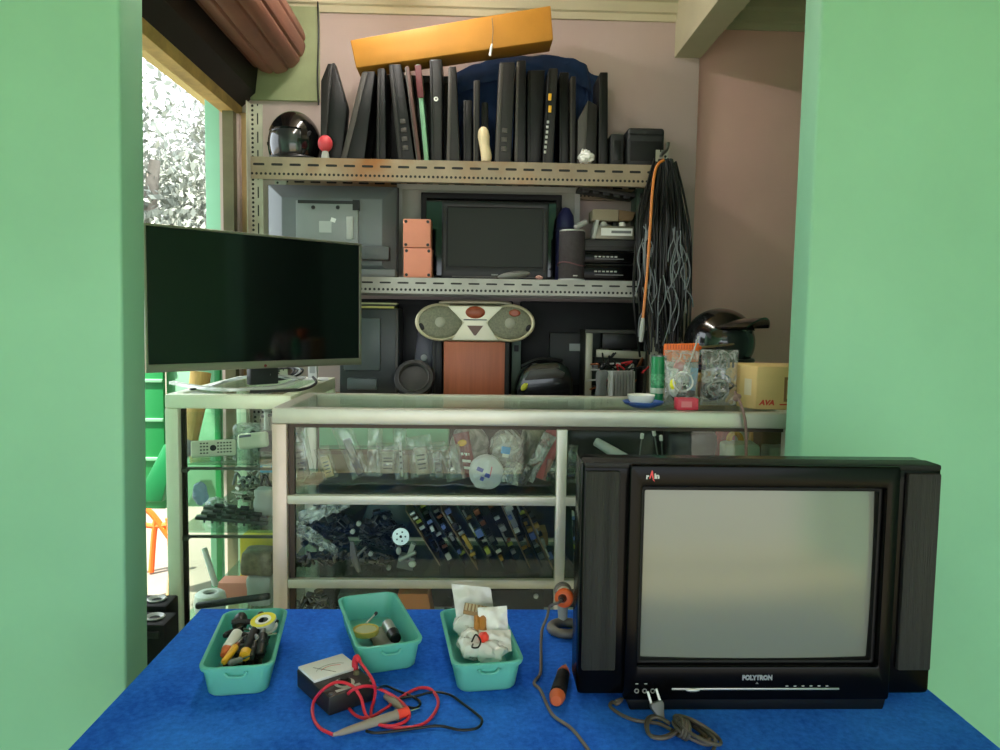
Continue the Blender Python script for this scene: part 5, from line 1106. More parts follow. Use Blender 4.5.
c = P(436, 99, 3.366); MB().lathe([(.004, .002), (.010, .002), (.010, 0), (.004, 0)], 20, T(c.x-o.location.x, -.004, c.z-zt) @ RX(90), True).out('white_sticker', m_paper, o)
o = E_('charcoal panel with silvery worn foot in the middle of the screen row', 447, 460, 161, 449, 456, 66, m_p2, m_edge, 3.35)
E_('slim black panel half hidden before the blue cloth', 464, 472, 161, 464, 472, 100, m_p1, m_p2, 3.40)
E_('taller slim charcoal panel left of the pale bone shape', 474, 479, 162, 474, 480, 80, m_p2, m_edge, 3.36)
E_('short black panel directly behind the pale bone shape', 482, 489, 161, 482, 488, 102, m_p1, m_p2, 3.42)
o = E_('thick charcoal housing with sloping top right of the pale bone shape', 495, 511, 162, 500, 515, 62, m_p2, m_edge, 3.35, detail=3)
E_('grey-edged straight panel right of the thick charcoal housing', 515, 526, 153, 517, 526, 60, m_p1, m_edge, 3.38)
E_('wide black panel filling the gap behind the lit-mark panel', 528, 541, 160, 528, 545, 70, m_p1, m_p1, 3.42)
o = E_('panel with two yellow marks on its edge near the right of the row', 543, 553, 162, 549, 558, 68, m_p2, m_p1, 3.35)
for py in (97, 109): c = P(549, py, 3.345); MB().box((c.x-o.location.x+.004, -.005, c.z-zt), (.014, .004, .03), (0, .06, 0), bev=.003).out('yellow_mark', m_yellow, o)
for i in range(7): c = P(545+.5*i, 152-5*i, 3.345); MB().box((c.x-o.location.x, -.0045, c.z-zt), (.010, .003, .012), bev=.001).out('connector', m_lgrey, o)
E_('black panel behind the grey tilted housing, third from the right end', 560, 569, 160, 560, 569, 72, m_p1, m_p1, 3.43)
E_('slim charcoal panel second from the right end of the row', 571, 576, 158, 571, 576, 76, m_p2, m_edge, 3.40)
x_, w_, z0, z1 = B(578, 100, 597, 162, 3.36)
o = thing('screen_panel', 'grey-topped tilted housing above the crumpled white paper', 'screen', (x_, 3.36, zt), group='flat screens standing on edge on the top shelf')
H = z1-zt; MB().prism([(-w_/2, 0), (w_/2, 0), (w_/2, H*.92), (0, H), (-w_/2, H*.72)], 0, .2, bev=.004).out('housing', m_p2, o); MB().prism([(-w_/2, H*.05), (-w_*.1, H*.05), (-w_*.02, H*.98), (-w_/2, H*.70)], -.006, .01, bev=.002).out('front_bezel', m_edge, o)
E_('black panel closing the right end of the screen row', 599, 608, 163, 600, 608, 72, m_p1, m_p2, 3.37)
x2, w2_, z0, z1 = B(364, 76, 456, 160, 3.66)
o = thing('gap_shade_sheet', 'added dark sheet that darkens the gaps behind the left half of the row', 'screen', (x2, 3.66, zt)); Hh = z1-zt; MB().box((0, 0, Hh/2), (w2_, .03, Hh), bev=.004).out('housing', m_p1, o); MB().frame(w2_*.98, Hh*.97, w2_*.9, Hh*.86, -.018, -.014, T(0, 0, Hh/2)).out('front_bezel', m_p2, o)  # added sheet, its black colour stands for shade between the screens
# blue-black blanket behind and over the screens
x_, w_, z0, z1 = B(452, 52, 610, 120, 3.60)
prof = [(455, 70), (470, 62), (490, 55), (520, 50), (550, 51), (575, 55), (588, 62), (592, 70), (602, 72), (608, 84)]
def blanket(u, v):
    k = u*(len(prof)-1); i = min(int(k), len(prof)-2); t_ = k-i; px = prof[i][0]*(1-t_)+prof[i+1][0]*t_; py = prof[i][1]*(1-t_)+prof[i+1][1]*t_
    tp_ = P(px, py, 3.66); a = v*PI
    z = zt+.004+(tp_.z-zt-.004)*(min(1, v*1.6)); y = 3.700
    if v > .625: q_ = (v-.625)/.375; z = tp_.z-.0-q_*.12; y = 3.700-.035*math.sin(q_*PI/2)
    w2 = .016*noise.noise(Vector((u*9, v*7, 1)))+.010*noise.noise(Vector((u*23, v*5, 4)))
    return Vector((tp_.x, y+w2, z+.010*noise.noise(Vector((u*12, v*9, 7)))*(1 if v > .3 else 0)))
solo(MB().grid(60, 34, blanket), 'blanket', mat('navy_blanket', (22, 48, 88), .9, var=.2, scale=10), 'dark blue blanket bundled behind the row of screens', 'blanket')
# yellow box lying tilted on the screens
a, b, c, d = P(350, 40, 3.40), P(551, 5, 3.40), P(553, 40, 3.40), P(356, 68, 3.40)
a.z += .0; t = bmesh.new(); V0 = [t.verts.new(p) for p in (d, c, b, a)]; V1 = [t.verts.new(p+Vector((0, .16, .004))) for p in (d, c, b, a)]
t.faces.new(V0); t.faces.new(V1[::-1])
for i in range(4): t.faces.new((V0[i], V1[i], V1[(i+1) % 4], V0[(i+1) % 4]))
bmesh.ops.recalc_face_normals(t, faces=t.faces); bmesh.ops.bevel(t, geom=t.edges[:], offset=.005, segments=2, affect='EDGES', profile=.5); bmesh.ops.subdivide_edges(t, edges=t.edges[:], cuts=2, use_grid_fill=True)
mb = MB(); mb._add(t, Matrix.Identity(4)); mb.rumple(.003, 9, 2)
yb = mb.out('long_yellow_box', mat('marigold_card', (192, 132, 44), .6, var=.1, scale=5)); tag(yb, 'long marigold yellow box lying tilted on top of the screens', 'box')
hs_ = thing('hanging_string', 'thin string with a pale toggle hanging over the face of the yellow box', 'string')
MB().tube([P(492, 18, 3.385), P(493, 30, 3.38), P(492, 44, 3.385)], .002, 6).out('string', mat('string_grey', (120, 108, 90), .7), hs_); MB().tube([P(492, 44, 3.38), P(491, 49, 3.378), P(490, 56, 3.38)], [.004, .006, .005], 10).out('toggle', m_white, hs_)
x_, w_, z0, z1 = B(478, 131, 491, 165, 3.325)
o = thing('bone_shape', 'pale cream bone-shaped object standing before the screens', 'handle', (x_, 3.325, zt))
MB().tube([(0.006, 0, .004), (.008, 0, .03), (0, 0, .07), (-.004, 0, .11), (-.006, 0, .136), (-.006, 0, .15)], [.020, .024, .022, .026, .022, .010], 16).out('grip', mat('ivory', (222, 202, 164), .5), o)
x_, w_, z0, z1 = B(578, 151, 594, 165, 3.32)
solo(MB().sph((0, 0, w_*.42), (w_/2, .025, w_*.42), None, 24).rumple(.012, 50, 3), 'crumpled_paper', m_paper, 'crumpled scrap of white paper on the upper shelf', 'paper', (x_, 3.325, zt+.004), angle=15)
x_, w_, z0, z1 = B(624, 132, 660, 166, 3.42)
o = thing('black_speaker', 'black boxy case at the right end of the upper shelf', 'case', (x_, 3.42, zt)); MB().box((0, 0, (z1-zt)/2), (w_, .16, z1-zt), bev=.014, seg=3).out('housing', m_dark, o); MB().box((0, -.081, (z1-zt)*.4), (w_*.86, .006, (z1-zt)*.5), bev=.002).out('front_panel', m_black2, o); MB().box((0, -.082, (z1-zt)*.82), (w_*.9, .004, .004)).out('seam', m_black, o)
x_, w_, z0, z1 = B(609, 136, 622, 164, 3.40)
o = thing('black_adapter', 'small black block left of the boxy case on the upper shelf', 'adapter', (x_, 3.42, zt)); MB().box((0, 0, (z1-zt)/2), (w_, .12, z1-zt), bev=.006).out('housing', m_dark, o); MB().box((0, -.061, (z1-zt)*.5), (w_*.6, .004, (z1-zt)*.6), bev=.001).out('vent_panel', m_black, o)

# ---- middle shelf
x_, w_, z0, z1 = B(266, 184, 396, 276, 3.43)
o = thing('television_back', 'grey flat television seen from behind at the left of the middle shelf', 'television', (x_, 3.44, zm)); H = z1-zm
m_gb = mat('grey_back_shell', (104, 110, 112), .42, var=.05)
t = bmesh.new(); b_ = .055
O = [(-w_/2, 0), (w_/2, 0), (w_/2, H), (-w_/2, H)]; I = [(-w_/2+.075, b_), (w_/2-.06, b_), (w_/2-.06, H-b_-.01), (-w_/2+.075, H-b_-.01)]
Vo = [t.verts.new((x, .03, z)) for x, z in O]; Vb = [t.verts.new((x, .05, z)) for x, z in O]; Vi = [t.verts.new((x, -.03, z)) for x, z in I]
for i in range(4):
    j = (i+1) % 4; t.faces.new((Vo[i], Vo[j], Vi[j], Vi[i])); t.faces.new((Vb[i], Vb[j], Vo[j], Vo[i]))
t.faces.new(Vi); t.faces.new(Vb[::-1]); bmesh.ops.recalc_face_normals(t, faces=t.faces); bmesh.ops.bevel(t, geom=t.edges[:], offset=.004, segments=2, affect='EDGES', profile=.5)
mb = MB(); mb._add(t, Matrix.Identity(4)); mb.out('back_shell', m_gb, o)
MB().frame(w_+.012, H-.002, w_-.004, H-.010, .048, .062, T(0, 0, H/2)).out('front_frame', m_dark, o)
def rel(px, py, D): p = P(px, py, D); return p.x-x_, p.z-zm
ax, az = rel(300, 203, 3.48); bx2, bz = rel(361, 260, 3.48)
MB().box(((ax+bx2)/2, -.036, (az+bz)/2), (bx2-ax, .014, az-bz), bev=.004).out('service_plate', mat('lighter_grey_shell', (138, 142, 142), .4), o)
MB().box(((ax+bx2)/2, -.034, az-.006), (bx2-ax-.02, .022, .014)).out('vent_row', m_dark, o)
cx_, cz_ = rel(359, 208, 3.48); MB().box((cx_, -.036, cz_), (.03, .024, .045)).out('corner_recess', m_black, o)
cx_, cz_ = rel(353, 230, 3.48); MB().box((cx_, -.04, cz_), (.03, .02, .10), bev=.003).out('bracket', m_lgrey, o)
for px in (317, 341): cx_, cz_ = rel(px, 210, 3.48); MB().lathe([(0, .006), (.007, .006), (.009, 0), (0, 0)], 14, T(cx_, -.043, cz_) @ RX(90)).out('screw', m_dark, o)
cx_, cz_ = rel(329, 229, 3.48); MB().box((cx_, -.0435, cz_), (.055, .002, .05)).out('rating_label', mat('pale_label', (176, 180, 178), .5), o); MB().box((cx_+.035, -.0445, cz_+.03), (.022, .002, .018), (0, .3, 0)).out('white_sticker', m_paper, o)
ax, az = rel(363, 248, 3.47); bx2, bz = rel(392, 262, 3.47); MB().box(((ax+bx2)/2, -.05, (az+bz)/2), (bx2-ax, .06, az-bz), bev=.008).out('lower_bulge', mat('dark_grey_shell', (78, 82, 84), .45), o)
MB().box(((ax+bx2)/2, -.02, .02), ((bx2-ax)*1.4, .08, .036), bev=.006).out('foot', m_gb, o)
# dark frame and pale panel leaning on the wall behind
x2, w2_, z0, z1 = B(282, 175, 396, 200, 3.60); z1 = min(z1, zT0-.012)
o = thing('screen_panel', 'dark framed screen showing only its top edge behind the grey television back', 'screen', (x2, 3.60, zm)); Hh = z1-zm
MB().box((0, 0, Hh/2), (w2_, .03, Hh), bev=.004).out('housing', m_p1, o); MB().box((.02, -.016, Hh-.03), (w2_*.86, .006, .03), bev=.002).out('pale_strip', m_lgrey, o)
x2, w2_, z0, z1 = B(397, 186, 579, 276, 3.64)
o = thing('leaning_sheet', 'large pale grey panel leaning on the wall behind the black televisions', 'panel', (x2, 3.645, zm)); Hh = z1-zm
MB().box((0, 0, Hh/2), (w2_, .022, Hh), bev=.006).out('sheet', mat('pale_putty', (164, 166, 156), .55, var=.06), o); MB().frame(w2_, Hh, w2_-.05, Hh-.05, -.015, -.010, T(0, 0, Hh/2)).out('raised_edge', m_lgrey, o)
x2, w2_, z0, z1 = B(421, 194, 561, 278, 3.56)
o = thing('flat_television', 'black flat television standing behind the smaller monitor on the middle shelf', 'television', (x2, 3.57, zm)); Hh = z1-zm
MB().frame(w2_, Hh, w2_-.05, Hh-.05, -.02, 0, T(0, 0, Hh/2), bev=.003).out('bezel', m_black2, o); MB().box((0, -.004, Hh/2), (w2_-.048, .012, Hh-.048)).out('screen', m_lcd, o); MB().box((0, .012, Hh/2), (w2_-.02, .03, Hh-.02), bev=.006).out('back_cover', m_p1, o)
x3, w3, z0, z1 = B(441, 202, 549, 276, 3.40)
o = thing('monitor', 'small black monitor with a dull green-grey screen in the centre of the middle shelf', 'monitor', (x3, 3.41, zm)); Hh = z1-zm; w3 *= .985
MB().frame(w3, Hh, w3-.05, Hh-.085, -.02, 0, T(0, 0, Hh/2), off=(0, .016), bev=.004).out('bezel', mat('monitor_black', (26, 27, 28), .4, spec=.3), o)
MB().box((0, -.006, Hh/2+.016), (w3-.046, .010, Hh-.08)).out('screen', mat('matt_screen', (32, 36, 33), .5, spec=.25), o)
MB().box((0, .02, Hh/2), (w3-.03, .04, Hh-.03), bev=.012).out('back_cover', m_p1, o); MB().box((0, -.0205, .012), (w3*.8, .004, .006)).out('lower_trim', m_edge, o); MB().box((0, -.021, .022), (.03, .002, .006)).out('maker_mark', m_grey, o)
for s_ in (-1, 1): MB().box((s_*(w3/2-.014), -.021, Hh/2), (.012, .004, Hh*.8), bev=.001).out('side_groove', m_p2, o)
# two salmon boxes stacked
m_sal = mat('salmon_box', (216, 138, 112), .6, var=.05)
x4, w4, z0, z1 = B(404, 248, 432, 276, 3.34); h4 = z1-zm
def salmon(lb, x, z, w, h):
    o = thing('speaker_box', lb, 'box', (x, 3.38, z), (0, 0, rad(-2)), group='salmon boxes on the middle shelf')
    MB().box((0, 0, h/2), (w, .09, h-.002), bev=.003).out('housing', m_sal, o)
    for sx in (-1, 1):
        for sz in (.1, .9): MB().lathe([(0, .003), (.006, .003), (.007, 0), (0, 0)], 14, T(sx*w*.40, -.045, h*sz) @ RX(90)).out('screw', m_dark, o)
    return o
salmon('lower salmon box of the stacked pair on the middle shelf', x4, zm, w4, h4); salmon('upper salmon box of the stacked pair on the middle shelf', x4-.004, zm+h4+.001, w4*.98, P(417, 219, 3.34).z-zm-h4)
x5, w5, z0, z1 = B(497, 266, 531, 277, 3.335)
o = thing('computer_mouse', 'grey flattened mouse-like device at the front of the middle shelf', 'mouse', (x5, 3.33, zm), (0, 0, rad(12))); MB().sph((0, 0, .018), (w5/2, .03, .017), (0, rad(-8), 0), 24).out('shell', mat('dull_grey_shell', (120, 120, 116), .4), o); MB().box((.02, -.0, .034), (.02, .02, .003), (0, .1, 0), bev=.001).out('button', m_grey, o)
solo(MB().sph((0, 0, .008), (.018, .012, .008)).rumple(.004, 70, 2), 'paper_scrap', mat('pink_scrap', (190, 140, 130), .7), 'tiny pinkish scrap beside the monitor foot on the middle shelf', 'scrap', (P(539, 274, 3.33).x, 3.33, zm+.002))
x6, w6, z0, z1 = B(559, 231, 585, 277, 3.37)
o = thing('cylinder_speaker', 'dark grey cylindrical speaker with a thin cord band on the middle shelf', 'speaker', (x6, 3.38, zm)); H6 = z1-zm
MB().lathe([(0, 0), (w6/2-.003, 0), (w6/2, .004), (w6/2, H6-.006), (w6/2-.006, H6), (0, H6)], 32).out('fabric_body', mat('speaker_cloth', (66, 60, 62), .85, var=.15, scale=80, bump=.4, bscale=400), o)
MB().lathe([(w6/2-.010, H6), (w6/2-.003, H6+.003), (w6/2+.001, H6-.003)], 32).out('top_rim', m_lgrey, o); MB().lathe([(w6/2+.0005, .0), (w6/2+.0016, .004), (w6/2+.0005, .008)], 32).out('bottom_rim', m_lgrey, o)
MB().tube([((w6/2+.003)*math.cos(a), (w6/2+.003)*math.sin(a), H6*.33+.008*math.sin(a*2)) for a in [2*PI*i/16 for i in range(16)]], .003, 8, closed=True).out('cord_band', mat('plum_cord', (110, 72, 76), .6), o); MB().box((.01, -w6/2-.001, .02), (.02, .002, .005)).out('maker_mark', m_lgrey, o)
rod('white_tube', 'short white tube leaning from the cylindrical speaker to the circuit drive', 'tube', Vector((x6+.01, 3.36, zm+H6+.014)), P(586, 222, 3.39), [('tube', m_lgrey, 0, 1, .011, .013)])
x7, w7, z0, z1 = B(556, 207, 575, 233, 3.495)
o = thing('blue_pouch', 'navy blue rounded case behind the cylindrical speaker', 'case', (x7, 3.495, zm)); MB().lathe([(0, 0), (w7/2, 0), (w7/2, (z1-zm)*.7), (w7*.42, (z1-zm)*.88), (w7*.2, (z1-zm)*.98), (0, z1-zm)], 28).out('housing', m_navy, o); MB().lathe([(w7/2+.0005, .0), (w7/2+.002, .01), (w7/2+.0005, .02)], 28, T(0, 0, (z1-zm)*.66)).out('seam_band', mat('dark_navy', (24, 26, 60), .5), o)
# disc players
x8, w8 = (P(584, 260, 3.36).x+P(648, 260, 3.36).x)/2, P(648, 260, 3.36).x-P(584, 260, 3.36).x
zz = zm
for i, (hgt, lb) in enumerate(((P(615, 263.5, 3.36).z-zm, 'lower black disc player at the right of the middle shelf'), (.052, 'upper black disc player stacked on the other'))):
    o = thing('disc_player', lb, 'disc player', (x8, 3.49, zz), group='disc players stacked on the middle shelf'); w8_ = w8-.004*i
    MB().box((0, 0, hgt/2), (w8_, .24, hgt-.004), bev=.004).out('housing', m_black, o); MB().box((0, -.121, hgt*.5), (w8_*.98, .004, hgt*.8), bev=.001).out('front_panel', m_gloss, o)
    for k in range(6): MB().box((-.09+.018*k, -.124, hgt*.55), (.012, .002, .006), bev=.0005).out('button', m_lgrey, o)
    MB().box((-.03, -.124, hgt*.36), (.13, .002, .003)).out('trim_line', m_grey, o)
    zz += hgt+.001
h9 = P(615, 239, 3.36).z-zz
o = thing('disc_player', 'dark grey slab-like player with plain front on top of the black ones', 'disc player', (x8, 3.48, zz), group='disc players stacked on the middle shelf'); MB().box((0, 0, h9/2), (w8, .22, h9-.002), bev=.006).out('housing', m_dark, o); MB().box((0, -.111, h9*.3), (w8*.96, .004, h9*.3), bev=.001).out('front_panel', m_p2, o); zz += h9+.001
x10, w10, z0, z1 = B(594, 221, 633, 239, 3.40)
o = thing('optical_drive', 'metal drive mechanism with a white label on the grey player', 'drive', (x10, 3.44, zz)); Hd = z1-zz
MB().box((0, 0, Hd*.35), (w10, .13, Hd*.7), bev=.003).out('chassis', mat('aged_metal', (128, 124, 112), .45, .5), o); MB().box((.01, -.066, Hd*.38), (w10*.8, .002, Hd*.4)).out('white_label', m_paper, o); MB().box((.03, -.0675, Hd*.38), (w10*.5, .001, Hd*.14)).out('print_bar', m_grey, o)
MB().box((-w10*.48, -.02, Hd*.5), (.014, .1, Hd), (0, .2, 0), bev=.002).out('side_bracket', m_lgrey, o)
for k, u in enumerate((-.25, .05, .22)): MB().lathe([(0, 0), (.016, 0), (.018, .01), (.012, .022), (0, .024)], 16, T(w10*u, -.03, Hd*.7)).out('spindle', [m_lgrey, m_black, m_white][k], o)
x11, w11, z0, z1 = B(592, 203, 633, 217, 3.42)
o = thing('cardboard_tray', 'open cardboard box resting on the drive mechanism', 'carton', (x11, 3.45, zz+Hd*.7+.0245))
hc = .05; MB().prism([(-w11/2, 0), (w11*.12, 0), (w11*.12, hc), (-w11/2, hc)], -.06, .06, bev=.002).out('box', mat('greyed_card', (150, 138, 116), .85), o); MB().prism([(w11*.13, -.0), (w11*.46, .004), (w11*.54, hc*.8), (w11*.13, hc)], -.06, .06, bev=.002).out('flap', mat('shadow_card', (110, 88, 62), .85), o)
x12, w12, z0, z1 = B(636, 188, 649, 240, 3.42)
o = thing('circuit_unit', 'tall narrow green-black board unit standing at the right end of the middle shelf', 'circuit board', (x12, 3.48, zz)); MB().box((0, 0, (z1-zz)/2), (w12, .12, z1-zz), bev=.003).out('board', m_pcb, o)
for k in range(6): MB().box((w12*.15*(-1)**k, -.062, (z1-zz)*(.1+.15*k)), (.014, .006, .022), bev=.001).out('component', [m_dark, m_lgrey, m_black][k % 3], o)
a, b = P(580, 184, 3.46), P(636, 193, 3.46); d = b-a
o = thing('dark_board', 'long dark board lying slanted under the upper shelf', 'board', a, (0, -math.atan2(d.z, d.x), 0)); MB().box((d.length/2, .06, -.012), (d.length, .14, .02), bev=.002).out('board', mat('brown_black_board', (40, 38, 34), .5, var=.3, scale=30), o)
for k in range(5): MB().box((d.length*(.12+.18*k), -.012, -.028), (.03, .01, .014), bev=.002).out('component', m_dark, o)

# ---- lower shelf
x13, w13, z0, z1 = B(340, 308, 399, 390, 3.42)
o = thing('box_monitor', 'grey-black deep monitor at the left of the lower shelf beside the flat television', 'monitor', (x13, 3.47, zl)); Hm = z1-zl
MB().box((0, .04, Hm/2), (w13, .2, Hm), bev=.008).out('housing', mat('slate_housing', (52, 56, 58), .4), o)
MB().box((-.03, -.066, Hm*.60), (w13*.62, .02, Hm*.58), bev=.006).out('raised_panel', mat('slate_panel', (84, 92, 94), .4), o); MB().box((-.03, -.066, Hm*.16), (w13*.5, .03, Hm*.13), bev=.006).out('lower_panel', mat('slate_panel', (84, 92, 94), .4), o); MB().box((w13/2-.008, -.064, Hm*.5), (.012, .016, Hm*.96), bev=.003).out('edge_strip', m_edge, o)
sp = thing('magazine_stack', 'thin stack of yellowish papers lying on the deep monitor', 'papers', (x13, 3.47, zl+Hm))
for i, (c_, hh) in enumerate((((196, 186, 110), .009), ((60, 58, 50), .007), ((206, 200, 150), .006))): MB().box((.004*i-.01, 0, .004+.0085*i), (w13*.92, .16, hh), (0, 0, .03*i)).out('sheet_layer', mat('paper_layer_%s' % 'abc'[i], c_, .8, var=.2, scale=20), sp)
# loudspeaker with reddish wood side, radio on top
x14, w14, z0, z1 = B(443, 342, 509, 396, 3.36)
o = thing('loudspeaker', 'reddish brown wooden loudspeaker box under the silver radio', 'loudspeaker', (x14, 3.45, zl)); Hs = z1-zl
m_rw = mat('reddish_veneer', (170, 92, 62), .45, var=.14, scale=10, stretch=(6, 1, .35))
MB().box((-.008, .03, Hs/2), (w14*.93, .22, Hs), bev=.003).out('cabinet', m_rw, o); MB().box((w14*.47, .03, Hs/2), (w14*.07, .22, Hs*.995), bev=.002).out('front_baffle', m_black2, o)
x15, w15, z0, z1 = B(417, 305, 533, 343, 3.36); zb2 = zl+Hs+.001; Hr = z1-zb2
o = thing('portable_radio', 'silver-gold portable radio with two round speakers on the wooden loudspeaker', 'radio', (x15, 3.42, zb2))
m_gold = mat('champagne_plastic', (190, 180, 150), .35, .3)
out_ = [(-.5, .52), (-.485, .78), (-.42, .94), (-.3, .98), (-.2, 1.0), (.2, 1.0), (.3, .97), (.42, .93), (.485, .76), (.5, .52), (.46, .30), (.40, .14), (.30, .03), (.2, 0), (-.2, 0), (-.30, .03), (-.40, .14), (-.46, .30)]
MB().prism([(x*w15, z*Hr) for x, z in out_], -.05, .10, bev=.012).out('shell', m_gold, o)
MB().prism([(-w15*.24, Hr*.97), (-w15*.10, Hr*.52), (-w15*.20, Hr*.04), (w15*.20, Hr*.04), (w15*.10, Hr*.52), (w15*.24, Hr*.97)], -.056, -.045, bev=.003).out('centre_panel', mat('pale_champagne', (216, 210, 188), .35, .2), o)
for s_ in (-1, 1):
    c = T(s_*w15*.30, -.052, Hr*.52) @ RX(90)
    MB().lathe([(0, .006), (.06, .004), (.075, 0), (.08, -.006), (0, -.006)], 36, c @ Matrix.Diagonal((1.28, .96, 1, 1))).out('speaker_grille', mat('olive_mesh', (128, 126, 104), .6, var=.3, scale=120), o)
    MB().lathe([(.076, .002), (.083, .004), (.088, 0), (.084, -.006), (.076, -.006)], 36, c @ Matrix.Diagonal((1.28, .96, 1, 1)), True).out('speaker_ring', m_gold, o)
    MB().lathe([(0, .012), (.018, .010), (.024, .005), (0, .004)], 24, c).out('dust_cap', mat('pale_cone', (170, 168, 150), .4), o)
    MB().sph((s_*w15*.455, -.045, Hr*.40), (.018, .012, .024), (0, s_*.5, 0)).out('bass_port', m_black, o)
MB().lathe([(0, .008), (.03, .007), (.042, .002), (.044, 0), (0, 0)], 32, T(0, -.056, Hr*.80) @ RX(90) @ Matrix.Diagonal((1, .62, 1, 1))).out('dial_badge', mat('rust_badge', (160, 74, 44), .4), o)
MB().lathe([(0, .008), (.02, .007), (.026, .002), (0, 0)], 28, T(w15*.34, -.058, Hr*.80) @ RX(90) @ Matrix.Diagonal((1, .62, 1, 1))).out('side_badge', mat('rust_badge', (160, 74, 44), .4), o)
MB().prism([(-.036, 0), (.036, 0), (.004, -.044), (-.004, -.044)], -.004, 0, T(0, -.0565, Hr*.44)).out('triangle_badge', mat('brown_badge', (96, 62, 44), .4), o)
MB().box((0, -.056, Hr*.60), (w15*.2, .008, .006), bev=.001).out('slot', m_grey, o)
MB().tube([(-w15*.30, .05, Hr*.98), (-w15*.26, .05, Hr+.012), (w15*.26, .05, Hr+.012), (w15*.30, .05, Hr*.98)], .010, 10).out('carry_handle', m_gold, o)
# things left of the loudspeaker
x16, w16, z0, z1 = B(392, 366, 436, 398, 3.34)
o = thing('round_speaker', 'round dark loudspeaker cone tilted up on the lower shelf', 'speaker', (x16, 3.38, zl+.012), (0, 0, 0)); c = T(0, -.03, .085) @ RX(62)
MB().lathe([(0, .012), (.04, .006), (.062, .004), (.072, .016), (.085, .014), (.09, .006), (.085, -.02), (.045, -.055), (0, -.06)], 40, c).out('cone', mat('cone_black', (36, 36, 37), .5), o); MB().lathe([(.062, .012), (.068, .019), (.074, .012)], 40, c).out('surround', m_edge, o); MB().box((0, .03, .03), (.14, .10, .07), bev=.012).out('stand_block', m_black2, o)
x17, w17, z0, z1 = B(414, 327, 434, 395, 3.58)
o = thing('lilac_panel', 'lilac-grey plastic panel with cut-outs standing left of the wooden loudspeaker', 'panel', (x17, 3.58, zl)); Hq = z1-zl
MB().prism([(-w17*.5, 0), (-w17*.2, 0), (-w17*.1, Hq*.28), (w17*.1, Hq*.30), (w17*.25, .0), (w17*.5, 0), (w17*.48, Hq*.8), (w17*.2, Hq), (-w17*.3, Hq*.98), (-w17*.46, Hq*.6)], 0, .05, bev=.004).out('shell', mat('lilac_grey_plastic', (112, 112, 126), .4), o); MB().lathe([(0, .004), (.014, .003), (.016, 0), (0, 0)], 20, T(0, 0, Hq*.55) @ RX(90)).out('white_badge', m_white, o)
E_('black slab standing between the lilac panel and the wooden loudspeaker', 433, 443, 396, 433, 442, 330, m_p1, m_p2, 3.42, z=zl, nm='black_slab', cat='panel', grp=None, dep=.2)
x2, w2_, z0, z1 = B(346, 300, 512, 396, 3.68)
o = thing('black_screen', 'broad black screen standing against the wall behind the round speaker and the radio', 'screen', (x2, 3.665, zl)); Hh = min(z1, zM0-.01)-zl; MB().box((0, 0, Hh/2), (w2_, .03, Hh), bev=.005).out('housing', m_p1, o); MB().frame(w2_*.985, Hh*.98, w2_*.92, Hh*.9, -.018, -.014, T(0, 0, Hh/2)).out('front_bezel', m_black2, o)
# behind: big black television back with recess, pale green board
x18, w18, z0, z1 = B(520, 302, 640, 396, 3.62)
o = thing('television_back', 'large black television turned away at the back of the lower shelf', 'television', (x18, 3.63, zl)); Hb = z1-zl
MB().box((0, .02, Hb/2), (w18, .04, Hb), bev=.006).out('back_shell', m_black2, o); MB().box((.03, -.012, Hb*.40), (w18*.62, .03, Hb*.55), bev=.006).out('connector_bulge', m_dark, o); MB().box((-.02, -.028, Hb*.52), (.07, .002, .035)).out('rating_label', mat('pale_label', (176, 180, 178), .5), o); MB().box((.06, -.028, Hb*.54), (.03, .004, .03)).out('connector_plate', m_grey, o)
x19, w19, z0, z1 = B(512, 336, 521, 372, 3.50); o = thing('green_board', 'small pale green-grey board standing right of the wooden loudspeaker', 'circuit board', (x19, 3.52, zl)); MB().box((0, 0, (z1-zl)/2), (w19, .01, z1-zl), bev=.001).out('board', mat('sage_board', (86, 104, 90), .5), o); MB().box((0, -.008, (z1-zl)*.8), (w19*.5, .008, .03), bev=.001).out('chip', m_dark, o)
# black moulded appliance with a yellow mark
x20, w20, z0, z1 = B(516, 361, 574, 397, 3.36)
o = thing('vacuum_body', 'black rounded appliance with a yellow-green mark on the lower shelf', 'appliance', (x20, 3.40, zl)); Hv = z1-zl
MB().prism([(-w20*.5, 0), (w20*.5, 0), (w20*.5, Hv*.55), (w20*.38, Hv*.9), (w20*.2, Hv), (-w20*.22, Hv*.96), (-w20*.42, Hv*.7), (-w20*.5, Hv*.35)], -.05, .11, bev=.02).out('housing', mat('piano_black', (22, 22, 24), .22, coat=.3), o)
MB().prism([(-w20*.36, Hv*.52), (w20*.30, Hv*.60), (w20*.34, Hv*.72), (w20*.18, Hv*.84), (-w20*.26, Hv*.78)], -.056, -.04, bev=.004).out('grey_inset', m_edge, o)
MB().sph((-w20*.36, -.056, Hv*.36), (.012, .005, .020), (0, .6, 0)).out('yellow_mark', mat('lime_mark', (206, 206, 60), .4), o); MB().tube([(-w20*.4, -.02, Hv*.85), (-w20*.1, -.04, Hv*1.04), (w20*.3, -.03, Hv*1.0)], .009, 8).out('handle', m_black, o)
